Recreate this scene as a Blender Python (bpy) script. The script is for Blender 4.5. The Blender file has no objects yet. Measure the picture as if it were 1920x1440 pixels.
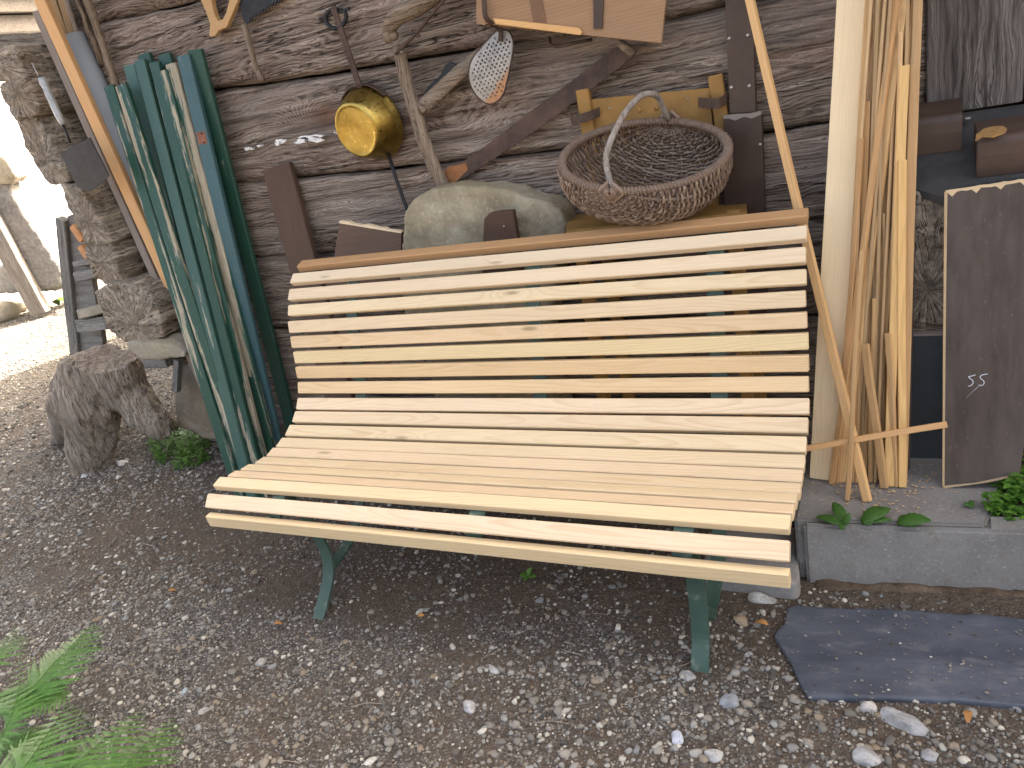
import bpy, bmesh, math, random
import numpy as np
from mathutils import Vector, Matrix

# ------------------------------------------------------------------ camera, light, exposure
random.seed(7)
rng = np.random.default_rng(11)
SC = bpy.context.scene
COL = SC.collection
RC = np.array([[0.891077, -0.007047, -0.453798], [0.411118, -0.411039, 0.813652], [-0.192262, -0.911591, -0.36337]])
CC = np.array([0.9991, -1.3285, 1.3347])
FPX = 1435.0
cam = bpy.data.cameras.new('camera')
cam_o = bpy.data.objects.new('camera', cam)
COL.objects.link(cam_o)
cam.sensor_width = 36.0
cam.lens = 36.0 * FPX / 1920.0
cam.clip_start = 0.05
cam.clip_end = 500.0
mw = Matrix.Identity(4)
for i in range(3):
    mw[i][0] = RC[i][0]; mw[i][1] = -RC[i][1]; mw[i][2] = -RC[i][2]; mw[i][3] = CC[i]
cam_o.matrix_world = mw
SC.camera = cam_o

SUN_EL = math.radians(47.0)
SUN_TRAVEL = Vector((-0.62, -0.78, 0.0)).normalized()
world = bpy.data.worlds.new('World')
SC.world = world
world.use_nodes = True
wn = world.node_tree
for n in list(wn.nodes): wn.nodes.remove(n)
sky = wn.nodes.new('ShaderNodeTexSky'); sky.sky_type = 'NISHITA'; sky.sun_disc = False
sky.sun_elevation = SUN_EL
sky.sun_rotation = math.atan2(-SUN_TRAVEL.x, -SUN_TRAVEL.y)
sky.dust_density = 10.0; sky.air_density = 0.5; sky.ozone_density = 0.0; sky.altitude = 0
bg = wn.nodes.new('ShaderNodeBackground'); bg.inputs['Strength'].default_value = 0.15
wo = wn.nodes.new('ShaderNodeOutputWorld')
tint = wn.nodes.new('ShaderNodeMix'); tint.data_type = 'RGBA'; tint.blend_type = 'MULTIPLY'; tint.inputs[0].default_value = 1.0
tint.inputs[7].default_value = (1.03, 1.0, .88, 1)
wn.links.new(sky.outputs[0], tint.inputs[6]); wn.links.new(tint.outputs[2], bg.inputs[0]); wn.links.new(bg.outputs[0], wo.inputs[0])
sun = bpy.data.lights.new('sun', 'SUN'); sun.energy = 4.5; sun.angle = math.radians(0.6); sun.color = (1.0, 0.95, 0.87)
sun_o = bpy.data.objects.new('sun', sun); COL.objects.link(sun_o)
sd = Vector((SUN_TRAVEL.x * math.cos(SUN_EL), SUN_TRAVEL.y * math.cos(SUN_EL), -math.sin(SUN_EL)))
sun_o.rotation_euler = sd.to_track_quat('-Z', 'Y').to_euler()
sun_o.location = (3, 6, 9)
SC.view_settings.view_transform = 'Standard'
SC.view_settings.look = 'None'
SC.view_settings.gamma = 1.0
SC.view_settings.use_curve_mapping = False
SC.view_settings.exposure = 3.1

# ------------------------------------------------------------------ measuring helpers (a picture point at a known depth)
def ray(x, y): return RC @ np.array([x - 960.0, y - 720.0, FPX])
def at(x, y, Y):
    r = ray(x, y); return Vector(CC + r * ((Y - CC[1]) / r[1]))
def az(x, y, Z):
    r = ray(x, y); return Vector(CC + r * ((Z - CC[2]) / r[2]))
def gz(x, y=0):
    return 0.0315 * np.clip(x, -1.1, 1.1)
def ag(x, y, dz=0.0):
    p = az(x, y, 0.0)
    for _ in range(4): p = az(x, y, float(gz(p.x)) + dz)
    return p

# ------------------------------------------------------------------ numpy noise
def _h(ix, iy, iz):
    n = (ix * 374761393 + iy * 668265263 + iz * 2147483647 % 1274126177) & 0xffffffff
    n = (n ^ (n >> 13)) * 1274126177 & 0xffffffff
    n = (n ^ (n >> 16)) * 2246822519 & 0xffffffff
    return ((n ^ (n >> 15)) & 0xffff) / 65535.0
def vnoise(p):
    p = np.asarray(p, float) + 500.0
    i = np.floor(p).astype(np.int64); f = p - i; f = f * f * (3 - 2 * f)
    r = 0
    for dx in (0, 1):
        wx = f[:, 0] if dx else 1 - f[:, 0]
        for dy in (0, 1):
            wy = f[:, 1] if dy else 1 - f[:, 1]
            for dz in (0, 1):
                wz = f[:, 2] if dz else 1 - f[:, 2]
                r = r + wx * wy * wz * _h(i[:, 0] + dx, i[:, 1] + dy, i[:, 2] + dz)
    return r * 2 - 1
def fbm(p, o=3):
    p = np.asarray(p, float); s = 0; a = 1.0; t = 0
    for k in range(o):
        s = s + a * vnoise(p * 2.03 ** k + k * 17.3); t += a; a *= 0.5
    return s / t

# ------------------------------------------------------------------ object helpers
WM = {}
def _place(o, M, parent):
    COL.objects.link(o)
    if parent is not None:
        o.parent = parent
        o.matrix_parent_inverse = Matrix.Identity(4)
        o.matrix_basis = WM[parent.name].inverted() @ M
    else:
        o.matrix_basis = M
    WM[o.name] = M.copy()
def tag(o, label=None, cat=None, group=None, kind=None):
    if label: o['label'] = label
    if cat: o['category'] = cat
    if group: o['group'] = group
    if kind: o['kind'] = kind
    return o
def thing(name, loc, label, cat, group=None):
    o = bpy.data.objects.new(name, None); o.empty_display_size = 0.05
    _place(o, Matrix.Translation(Vector(loc)), None)
    return tag(o, label, cat, group)
def mesh_np(name, V, F, mat, smooth=False):
    """V (n,3); F list of index lists or an (m,k) array"""
    me = bpy.data.meshes.new(name)
    V = np.asarray(V, np.float32)
    if isinstance(F, np.ndarray):
        m, k = F.shape
        me.vertices.add(len(V)); me.vertices.foreach_set('co', V.ravel())
        me.loops.add(m * k); me.loops.foreach_set('vertex_index', F.astype(np.int32).ravel())
        me.polygons.add(m)
        me.polygons.foreach_set('loop_start', np.arange(0, m * k, k, dtype=np.int32))
        me.polygons.foreach_set('loop_total', np.full(m, k, np.int32))
        me.update(calc_edges=True); me.validate()
    else:
        me.from_pydata([tuple(map(float, v)) for v in V], [], F)
        me.update()
    if smooth: me.polygons.foreach_set('use_smooth', np.ones(len(me.polygons), bool))
    if mat: me.materials.append(mat)
    return me
def obj(name, V, F, mat, parent=None, smooth=False, base=True, color=None):
    """one mesh object; vertices in world space, origin moved to the base centre"""
    V = np.asarray(V, float)
    if base:
        c = Vector(((V[:, 0].min() + V[:, 0].max()) / 2, (V[:, 1].min() + V[:, 1].max()) / 2, V[:, 2].min()))
    else:
        c = Vector((0, 0, 0))
    me = mesh_np(name, V - np.array(c), F, mat, smooth)
    o = bpy.data.objects.new(name, me)
    _place(o, Matrix.Translation(c), parent)
    if color: o.color = color
    return o
def obj_mesh(name, me, M, parent=None, color=None):
    o = bpy.data.objects.new(name, me)
    _place(o, M, parent)
    if color: o.color = color
    return o
def fix_normals(me):
    bm = bmesh.new(); bm.from_mesh(me); bmesh.ops.recalc_face_normals(bm, faces=bm.faces); bm.to_mesh(me); bm.free()

def board_geo(L, w, t, bev=0.002, segs=1, bend=0.0, seed=0, ragged=0.0):
    """board along local X, front face at z=0 looking along +z, thickness to -t"""
    b = min(bev, w * .3, t * .3)
    sec = [(-w/2 + b, 0), (w/2 - b, 0), (w/2, -b), (w/2, -t + b), (w/2 - b, -t), (-w/2 + b, -t), (-w/2, -t + b), (-w/2, -b)]
    xs = [-L/2, -L/2 + b] + [(-L/2 + L * k / segs) for k in range(1, segs)] + [L/2 - b, L/2]
    V = []; rs = np.random.default_rng(seed + 5)
    ph = rs.uniform(0, 6.28, 4)
    for k, x in enumerate(xs):
        s = 1 - (2 * b / max(w, t) if k in (0, len(xs) - 1) else 0) * 0.5
        u = x / L
        dy = bend * (math.sin(3.1 * u + ph[0]) + .4 * math.sin(9 * u + ph[1]))
        dz = bend * .6 * (math.sin(3.7 * u + ph[2]))
        for (y, z) in sec:
            V.append((x, y * s + dy, (z + t/2) * s - t/2 + dz))
    F = []
    n = len(sec)
    for k in range(len(xs) - 1):
        for j in range(n):
            a = k * n + j; c = k * n + (j + 1) % n
            F.append([a, a + n, c + n, c])
    F.append([j for j in range(n)])
    F.append([(len(xs) - 1) * n + j for j in reversed(range(n))])
    return V, F
def frame(a, b, nrm):
    a = Vector(a); b = Vector(b)
    x = (b - a).normalized(); n = Vector(nrm)
    z = (n - x * n.dot(x)).normalized(); y = z.cross(x)
    M = Matrix.Identity(4); c = (a + b) / 2
    for i in range(3): M[i][0] = x[i]; M[i][1] = y[i]; M[i][2] = z[i]; M[i][3] = c[i]
    return M, (b - a).length
def board(name, a, b, w, t, mat, nrm=(0, -1, 0), parent=None, bev=0.002, segs=1, bend=0.0, color=None, seed=0):
    M, L = frame(a, b, nrm)
    V, F = board_geo(L, w, t, bev, segs, bend, seed)
    me = mesh_np(name, V, F, mat); fix_normals(me)
    return obj_mesh(name, me, M, parent, color)

def tube_geo(P, R, sides=8, flat=None, cap=True, up=(0, 0, 1)):
    """sweep; R scalar or list; flat = (a, b) multipliers of the section axes"""
    P = [Vector(p) for p in P]; n = len(P)
    R = [R] * n if not hasattr(R, '__len__') else R
    fa, fb = flat or (1, 1)
    T = [(P[min(i + 1, n - 1)] - P[max(i - 1, 0)]).normalized() for i in range(n)]
    u = Vector(up); u = (u - T[0] * u.dot(T[0]))
    if u.length < 1e-4: u = Vector((1, 0, 0)); u = u - T[0] * u.dot(T[0])
    u.normalize()
    V = []; F = []
    for i in range(n):
        u = (u - T[i] * u.dot(T[i])).normalized(); v = T[i].cross(u)
        for k in range(sides):
            a = 2 * math.pi * k / sides
            V.append(tuple(P[i] + u * (math.cos(a) * R[i] * fa) + v * (math.sin(a) * R[i] * fb)))
    for i in range(n - 1):
        for k in range(sides):
            k2 = (k + 1) % sides
            F.append([i * sides + k, i * sides + k2, (i + 1) * sides + k2, (i + 1) * sides + k])
    if cap:
        F.append([k for k in reversed(range(sides))]); F.append([(n - 1) * sides + k for k in range(sides)])
    return V, F
def tube(name, P, R, mat, parent=None, sides=8, flat=None, smooth=True, up=(0, 0, 1), color=None):
    V, F = tube_geo(P, R, sides, flat, True, up)
    return obj(name, V, F, mat, parent, smooth, True, color)
def curve(pts, n=24):
    """Catmull-Rom through pts"""
    P = [Vector(p) for p in pts]; P = [P[0] * 2 - P[1]] + P + [P[-1] * 2 - P[-2]]
    out = []; m = len(P) - 3
    for k in range(n + 1):
        t = k / n * m; i = min(int(t), m - 1); f = t - i
        a, b, c, d = P[i:i + 4]
        out.append(0.5 * ((2 * b) + (c - a) * f + (2 * a - 5 * b + 4 * c - d) * f * f + (3 * b - a - 3 * c + d) * f ** 3))
    return out
def ribbon_geo(P, wdir, w, t):
    """flat strap along P: width w along wdir, thickness t"""
    P = [Vector(p) for p in P]; n = len(P); wd = Vector(wdir).normalized(); V = []; F = []
    for i in range(n):
        T = (P[min(i + 1, n - 1)] - P[max(i - 1, 0)]).normalized(); nn = T.cross(wd).normalized()
        for (s, q) in ((-1, -1), (1, -1), (1, 1), (-1, 1)):
            V.append(tuple(P[i] + wd * (s * w / 2) + nn * (q * t / 2)))
    for i in range(n - 1):
        for k in range(4):
            k2 = (k + 1) % 4
            F.append([i * 4 + k, i * 4 + k2, (i + 1) * 4 + k2, (i + 1) * 4 + k])
    F.append([3, 2, 1, 0]); F.append([(n - 1) * 4 + k for k in range(4)])
    return V, F
def merge(*geos):
    V = []; F = []
    for (v, f) in geos:
        o = len(V); V += [tuple(x) for x in v]; F += [[i + o for i in q] for q in f]
    return V, F
def prism_geo(front, off):
    n = len(front); V = [tuple(p) for p in front] + [tuple(Vector(p) + Vector(off)) for p in front]
    F = [list(range(n)), list(reversed(range(n, 2 * n)))]
    for k in range(n):
        k2 = (k + 1) % n; F.append([k2, k, n + k, n + k2])
    return V, F
def plate(name, px, Y, t, mat, parent=None, bev=0.0, color=None, lean=None):
    """outline measured on the plane Y (lean: function z -> Y for leaning plates), thickness t away from the viewer"""
    if lean: front = [lean(p) for p in px]
    else: front = [at(x, y, Y) for x, y in px]
    V, F = prism_geo(front, (0, t, 0))
    V = np.array(V); c = Vector(((V[:, 0].min() + V[:, 0].max()) / 2, (V[:, 1].min() + V[:, 1].max()) / 2, V[:, 2].min()))
    me = mesh_np(name, V - np.array(c), F, mat)
    bm = bmesh.new(); bm.from_mesh(me); bmesh.ops.recalc_face_normals(bm, faces=bm.faces)
    if bev: bmesh.ops.bevel(bm, geom=list(bm.edges), offset=bev, segments=2, affect='EDGES', profile=.6)
    bm.to_mesh(me); bm.free()
    return obj_mesh(name, me, Matrix.Translation(c), parent, color)
def remesh(V, F, voxel):
    me = bpy.data.meshes.new('tmp'); me.from_pydata([tuple(v) for v in V], [], F); me.update(); fix_normals(me)
    o = bpy.data.objects.new('tmp', me); COL.objects.link(o)
    m = o.modifiers.new('r', 'REMESH'); m.mode = 'VOXEL'; m.voxel_size = voxel
    dg = bpy.context.evaluated_depsgraph_get(); ev = o.evaluated_get(dg); em = ev.to_mesh()
    n = len(em.vertices); co = np.empty(n * 3); em.vertices.foreach_get('co', co)
    no = np.empty(n * 3); em.vertex_normals.foreach_get('vector', no)
    fs = [list(p.vertices) for p in em.polygons]
    ed = np.empty(len(em.edges) * 2, np.int64); em.edges.foreach_get('vertices', ed)
    ev.to_mesh_clear(); bpy.data.objects.remove(o); bpy.data.meshes.remove(me)
    co = co.reshape(-1, 3); ed = ed.reshape(-1, 2)
    return co, no.reshape(-1, 3), fs, ed
def relax(co, ed, k=2, lam=.5):
    n = len(co); deg = np.bincount(ed.ravel(), minlength=n).clip(1)
    for _ in range(k):
        s = np.zeros_like(co); np.add.at(s, ed[:, 0], co[ed[:, 1]]); np.add.at(s, ed[:, 1], co[ed[:, 0]])
        co = co + lam * (s / deg[:, None] - co)
    return co
def blob(name, V, F, voxel, mat, parent=None, disp=(), rel=2, color=None):
    """rough natural solid: remeshed, relaxed, displaced by fbm layers (amp, (sx, sy, sz))"""
    co, no, fs, ed = remesh(V, F, voxel)
    co = relax(co, ed, rel)
    d = np.zeros(len(co))
    for k, (a, s) in enumerate(disp): d = d + a * fbm(co * np.array(s) + 31.7 * k, 3)
    co = co + no * d[:, None]
    return obj(name, co, fs, mat, parent, True, True, color)

# ------------------------------------------------------------------ materials
class G:
    def __init__(s, name, rough=0.8, spec=0.3, metal=0.0):
        s.m = bpy.data.materials.new(name); s.m.use_nodes = True; s.t = s.m.node_tree
        s.b = s.t.nodes['Principled BSDF']
        s.b.inputs['Roughness'].default_value = rough
        s.b.inputs['Specular IOR Level'].default_value = spec
        s.b.inputs['Metallic'].default_value = metal
    def n(s, typ, **kw):
        x = s.t.nodes.new(typ)
        for k, v in kw.items(): setattr(x, k, v)
        return x
    def set(s, sock, v):
        if isinstance(v, bpy.types.NodeSocket): s.t.links.new(v, sock)
        elif v is not None: sock.default_value = v
    def math(s, op, a, b=None, c=None, clamp=False):
        x = s.n('ShaderNodeMath', operation=op); x.use_clamp = clamp
        s.set(x.inputs[0], a)
        if b is not None: s.set(x.inputs[1], b)
        if c is not None: s.set(x.inputs[2], c)
        return x.outputs[0]
    def vmath(s, op, a, b=None):
        x = s.n('ShaderNodeVectorMath', operation=op); s.set(x.inputs[0], a)
        if b is not None: s.set(x.inputs[1], b)
        return x.outputs[0]
    def coord(s, rnd=True):
        c = s.n('ShaderNodeTexCoord').outputs['Object']
        if rnd:
            r = s.n('ShaderNodeObjectInfo').outputs['Random']
            cx = s.n('ShaderNodeCombineXYZ')
            s.set(cx.inputs[0], s.math('MULTIPLY', r, 91.0)); s.set(cx.inputs[1], s.math('MULTIPLY', r, 37.0)); s.set(cx.inputs[2], s.math('MULTIPLY', r, 53.0))
            c = s.vmath('ADD', c, cx.outputs[0])
        return c
    def noise(s, vec, scale=(1, 1, 1), detail=3.0, rough=.55, dist=0.0, color=False):
        v = s.vmath('MULTIPLY', vec, scale)
        x = s.n('ShaderNodeTexNoise'); s.set(x.inputs['Vector'], v)
        x.inputs['Scale'].default_value = 1; x.inputs['Detail'].default_value = detail
        x.inputs['Roughness'].default_value = rough; x.inputs['Distortion'].default_value = dist
        return x.outputs['Color' if color else 'Fac']
    def voro(s, vec, scale, feature='F1', out='Distance', rand=1.0):
        v = s.vmath('MULTIPLY', vec, scale)
        x = s.n('ShaderNodeTexVoronoi', feature=feature); s.set(x.inputs['Vector'], v); x.inputs['Scale'].default_value = 1
        x.inputs['Randomness'].default_value = rand
        return x.outputs[out]
    def ramp(s, fac, stops, interp='LINEAR'):
        x = s.n('ShaderNodeValToRGB'); x.color_ramp.interpolation = interp
        e = x.color_ramp.elements
        while len(e) < len(stops): e.new(0.5)
        for i, (p, c) in enumerate(stops):
            e[i].position = p; e[i].color = (*(c if hasattr(c, '__len__') else (c, c, c)), 1)
        s.set(x.inputs[0], fac); return x.outputs[0]
    def mix(s, fac, a, b, mode='MIX'):
        x = s.n('ShaderNodeMix', data_type='RGBA', blend_type=mode)
        s.set(x.inputs[0], fac)
        for k, v in ((6, a), (7, b)):
            if isinstance(v, tuple) and len(v) == 3: v = (*v, 1)
            s.set(x.inputs[k], v)
        return x.outputs[2]
    def rng(s, v, a, b, c=0.0, d=1.0):
        x = s.n('ShaderNodeMapRange'); s.set(x.inputs[0], v)
        for k, q in enumerate((a, b, c, d)): x.inputs[k + 1].default_value = q
        return x.outputs[0]
    def bump(s, h, strength=.5, dist=.002):
        x = s.n('ShaderNodeBump'); x.inputs['Strength'].default_value = strength; x.inputs['Distance'].default_value = dist
        s.set(x.inputs['Height'], h); s.set(s.b.inputs['Normal'], x.outputs[0])
    def col(s, c): s.set(s.b.inputs['Base Color'], (*c, 1) if isinstance(c, tuple) else c)
    def rough(s, c): s.set(s.b.inputs['Roughness'], c)
    def objcol(s):
        x = s.n('ShaderNodeObjectInfo'); return x.outputs['Color'], x.outputs['Alpha'], x.outputs['Random']

def plain(name, c, rough=.7, spec=.3, metal=0., var=.25, sc=30, bump=.15):
    g = G(name, rough, spec, metal); v = g.coord()
    n1 = g.noise(v, (sc,) * 3, 4); n2 = g.noise(v, (sc * .15,) * 3, 3)
    f = g.math('ADD', g.math('MULTIPLY', n1, .6), g.math('MULTIPLY', n2, .6))
    k = g.ramp(f, [(.35, tuple(x * (1 - var) for x in c)), (.8, tuple(min(1, x * (1 + var)) for x in c))])
    g.col(k); g.bump(n1, bump, .001); return g.m

def wood(name, early, late, ring=230., contrast=.55, rough=.62, fib=.25, knots=True, grey=None, spec=.3):
    """planed softwood; boards run along local X; object colour tints it"""
    g = G(name, rough, spec); v = g.coord()
    oc, oa, orr = g.objcol()
    raw = g.n('ShaderNodeTexCoord').outputs['Object']
    # wander of the pith and of the rings along the length
    w1 = g.noise(v, (1.1, 3, 3), 2, .5, 0, True)
    w2 = g.noise(v, (4.0, 16, 16), 3, .5, 0, True)
    off = g.vmath('ADD', g.vmath('MULTIPLY', g.vmath('SUBTRACT', w1, (.5, .5, .5)), (0, .085, .06)),
                  g.vmath('MULTIPLY', g.vmath('SUBTRACT', w2, (.5, .5, .5)), (0, .007, .007)))
    q = g.vmath('ADD', raw, off)
    wn = g.n('ShaderNodeTexWhiteNoise', noise_dimensions='1D'); g.set(wn.inputs['W'], g.math('MULTIPLY', orr, 77.7))
    pit = g.vmath('ADD', g.vmath('MULTIPLY', wn.outputs['Color'], (0, .09, .05)), (0, -.045, -.075))
    q = g.vmath('SUBTRACT', q, pit)
    q = g.vmath('MULTIPLY', q, (.0, 1, 1))
    ln = g.n('ShaderNodeVectorMath', operation='LENGTH'); g.set(ln.inputs[0], q)
    field = g.math('MULTIPLY', ln.outputs['Value'], ring)
    if knots:
        kd = g.voro(v, (2.2, 9, 9))
        field = g.math('ADD', field, g.math('MULTIPLY', g.math('POWER', g.rng(kd, .0, .32, 1, 0), 2.0), 5.0))
    fr = g.math('FRACT', field)
    rings = g.ramp(fr, [(0, .0), (.55, .25), (.86, 1.0), (.97, .55), (1, 0)])
    amp = g.rng(g.noise(v, (1.6, 14, 14), 2), .3, .7, .25, 1.0)
    rings = g.math('MULTIPLY', rings, amp)
    fibn = g.noise(v, (12, 420, 420), 3, .6)
    base = g.mix(g.math('MULTIPLY', rings, contrast), early, late)
    base = g.mix(g.rng(fibn, .35, .75, 0, fib), base, tuple(c * .72 for c in late))
    if knots:
        kn = g.rng(kd, .035, .075, 1, 0)
        base = g.mix(g.math('MULTIPLY', kn, .75), base, tuple(c * .45 for c in late))
    bl = g.noise(v, (1.5, 10, 10), 2)
    base = g.mix(g.rng(bl, .35, .7, 0, .35), base, tuple(min(1, c * 1.12) for c in early))
    if grey: base = g.mix(g.rng(g.noise(v, (3, 30, 30), 4), .35, .65, 0, 1), base, grey)
    base = g.mix(1.0, base, oc, 'MULTIPLY')
    g.col(base)
    g.bump(g.math('ADD', g.math('MULTIPLY', rings, -.5), fibn), .18, .0006)
    return g.m

def weathered(name, axis='x', knots=True, dark=(.05, .035, .025), mid=(.245, .187, .145), light=(.48, .40, .325), red=(.27, .125, .065), scale=1.0, redness=.5, bumpd=.006, tint=False, crack=1.0, warp=1.0):
    """grey, deeply weathered wood with open grain along the axis"""
    g = G(name, .85, .15); v = g.coord()
    if axis == 'y':
        sx = g.n('ShaderNodeSeparateXYZ'); g.set(sx.inputs[0], v); cb = g.n('ShaderNodeCombineXYZ')
        g.set(cb.inputs[0], sx.outputs[1]); g.set(cb.inputs[1], sx.outputs[0]); g.set(cb.inputs[2], sx.outputs[2]); v = cb.outputs[0]
    if axis == 'z':
        sx = g.n('ShaderNodeSeparateXYZ'); g.set(sx.inputs[0], v); cb = g.n('ShaderNodeCombineXYZ')
        g.set(cb.inputs[0], sx.outputs[2]); g.set(cb.inputs[1], sx.outputs[1]); g.set(cb.inputs[2], sx.outputs[0]); v = cb.outputs[0]
    s = scale
    big = g.noise(v, (1.3 * s, 3 * s, 4.2 * s), 3, .55)
    med = g.noise(v, (5 * s, 14 * s, 22 * s), 4, .6)
    sz = g.n('ShaderNodeSeparateXYZ'); g.set(sz.inputs[0], v)
    f = g.math('MULTIPLY', g.math('ADD', sz.outputs[2], g.math('MULTIPLY', sz.outputs[1], .6)), 62. * s)
    f = g.math('ADD', f, g.math('MULTIPLY', big, 13. * warp))
    f = g.math('ADD', f, g.math('MULTIPLY', med, 3.0 * warp))
    if knots:
        kd = g.voro(v, (1.25 * s, 2.6 * s, 3.0 * s), rand=1.0)
        kb = g.math('POWER', g.rng(kd, 0, .36, 1, 0), 2.2)
        f = g.math('ADD', f, g.math('MULTIPLY', kb, 16.))
    line = g.math('ABSOLUTE', g.math('SUBTRACT', g.math('FRACT', g.math('MULTIPLY', f, 1.35)), .5))     # 0..0.5 triangle
    line = g.rng(line, 0, .5, 0, 1)
    f2 = g.math('ABSOLUTE', g.math('SUBTRACT', g.math('FRACT', g.math('MULTIPLY', f, 4.3)), .5))
    fib = g.noise(v, (7 * s, 150 * s, 190 * s), 4, .65)
    fib2 = g.noise(v, (3 * s, 34 * s, 52 * s), 4, .65)
    h = g.math('ADD', g.math('MULTIPLY', line, .40), g.math('MULTIPLY', fib2, 1.25))
    h = g.math('ADD', h, g.math('MULTIPLY', f2, .25))
    h = g.math('ADD', h, g.math('MULTIPLY', fib, .40))
    amp = g.noise(v, (2 * s, 6 * s, 8 * s), 2)
    c = g.ramp(g.rng(h, .74, 1.38, 0, 1), [(0.06, dark), (.3, tuple(.55 * a + .45 * b for a, b in zip(dark, mid))), (.55, mid), (.95, light)])
    # reddish-brown and grey patches
    patch = g.noise(v, (1.7 * s, 6 * s, 7.5 * s), 4, .6)
    c = g.mix(g.rng(patch, .50, .72, 0, redness), c, g.mix(.5, red, c))
    grey = g.noise(v, (.9 * s, 5 * s, 6 * s), 3, .6)
    c = g.mix(g.rng(grey, .48, .7, 0, .55), c, g.mix(h, tuple(x * .55 for x in dark), (.24, .21, .19)))
    # drying cracks
    ck = g.math('ABSOLUTE', g.math('SUBTRACT', g.noise(v, (1.9 * s, 20 * s, 30 * s), 3, .6), .5))
    ckm = g.math('MULTIPLY', g.rng(ck, .0, .017, 1, 0), g.math('MULTIPLY', g.rng(g.noise(v, (1.1, 4, 5), 2), .42, .6, 0, 1), crack))
    lnm = g.math('MULTIPLY', g.rng(line, .80, .97, 0, 1), g.rng(fib2, .35, .6, .25, .75))
    c = g.mix(lnm, c, tuple(x * .55 for x in dark))
    f2m = g.math('MULTIPLY', g.rng(f2, .36, .48, 0, 1), .45); c = g.mix(f2m, c, dark)
    ridge = g.math('MULTIPLY', g.rng(line, .22, .05, 0, 1), g.rng(fib, .45, .7, 0, .6)); c = g.mix(ridge, c, tuple(min(1, x * 1.15) for x in light))
    c = g.mix(ckm, c, (.012, .009, .007))
    if knots:
        kn = g.rng(kd, .04, .15, 1, 0)
        c = g.mix(g.math('MULTIPLY', kn, .8), c, g.mix(g.rng(fib2, .4, .6), (.07, .038, .026), (.25, .12, .07)))
    if tint:
        oc, oa, orr = g.objcol(); c = g.mix(1.0, c, oc, 'MULTIPLY')
    g.col(c)
    hh = g.math('SUBTRACT', h, g.math('MULTIPLY', ckm, 1.2))
    g.bump(hh, .8, bumpd)
    return g.m

def endgrain(name, base=(.34, .285, .22)):
    """rough weathered end of a beam: checks radiating from a centre, pitted; sides streaked along Y"""
    g = G(name, .9, .1); v = g.coord()
    raw = g.n('ShaderNodeTexCoord').outputs['Object']
    sp = g.n('ShaderNodeSeparateXYZ'); g.set(sp.inputs[0], raw)
    ang = g.math('ARCTAN2', g.math('SUBTRACT', sp.outputs[2], .1), g.math('ADD', sp.outputs[0], .0))
    cb = g.n('ShaderNodeCombineXYZ'); g.set(cb.inputs[0], g.math('MULTIPLY', ang, 9.0)); g.set(cb.inputs[1], g.math('MULTIPLY', sp.outputs[1], 3.0))
    rad = g.noise(cb.outputs[0], (1, 1, 1), 3, .6)
    rad = g.noise(g.vmath('ADD', cb.outputs[0], g.vmath('MULTIPLY', g.noise(v, (14, 14, 14), 2, .5, 0, True), (1.6, 1.6, 1.6))), (1, 1, 1), 3, .6)
    st = g.noise(v, (60, 7, 60), 5, .65)
    pit = g.noise(v, (55, 55, 55), 5, .7)
    big = g.noise(v, (7, 7, 7), 4, .6)
    h = g.math('ADD', g.math('ADD', g.math('MULTIPLY', rad, .5), g.math('MULTIPLY', st, .55)), g.math('MULTIPLY', pit, .6))
    c = g.ramp(g.rng(h, .5, 1.15, 0, 1), [(0.05, tuple(x * .22 for x in base)), (.35, tuple(x * .6 for x in base)), (.6, base), (1, tuple(x * 1.75 for x in base))])
    c = g.mix(g.rng(big, .5, .7, 0, .5), c, (.2, .13, .08)); c = g.mix(g.rng(big, .45, .3, 0, .6), c, g.mix(.6, c, (.26, .235, .21)))
    ck = g.math('ABSOLUTE', g.math('SUBTRACT', rad, .5)); cm = g.math('MULTIPLY', g.rng(ck, 0, .02, 1, 0), .8)
    c = g.mix(cm, c, (.02, .015, .012))
    g.col(c); g.bump(g.math('SUBTRACT', h, cm), .9, .008); return g.m

def rock(name, a, b, c3=None, sc=8., bumpd=.008, speck=.3):
    g = G(name, .88, .2); v = g.coord()
    n1 = g.noise(v, (sc,) * 3, 6, .62); n2 = g.noise(v, (sc * 9,) * 3, 4, .6); n3 = g.noise(v, (sc * .35,) * 3, 3)
    c = g.mix(g.rng(n1, .35, .65), a, b)
    if c3: c = g.mix(g.rng(n3, .48, .68, 0, .8), c, c3)
    c = g.mix(g.rng(n2, .55, .75, 0, speck), c, tuple(x * .35 for x in a)); c = g.mix(g.rng(n2, .3, .42, speck, 0), c, tuple(min(1, x * 1.6) for x in b))
    g.col(c); g.bump(g.math('ADD', n1, g.math('MULTIPLY', n2, .35)), .7, bumpd); return g.m

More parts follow.
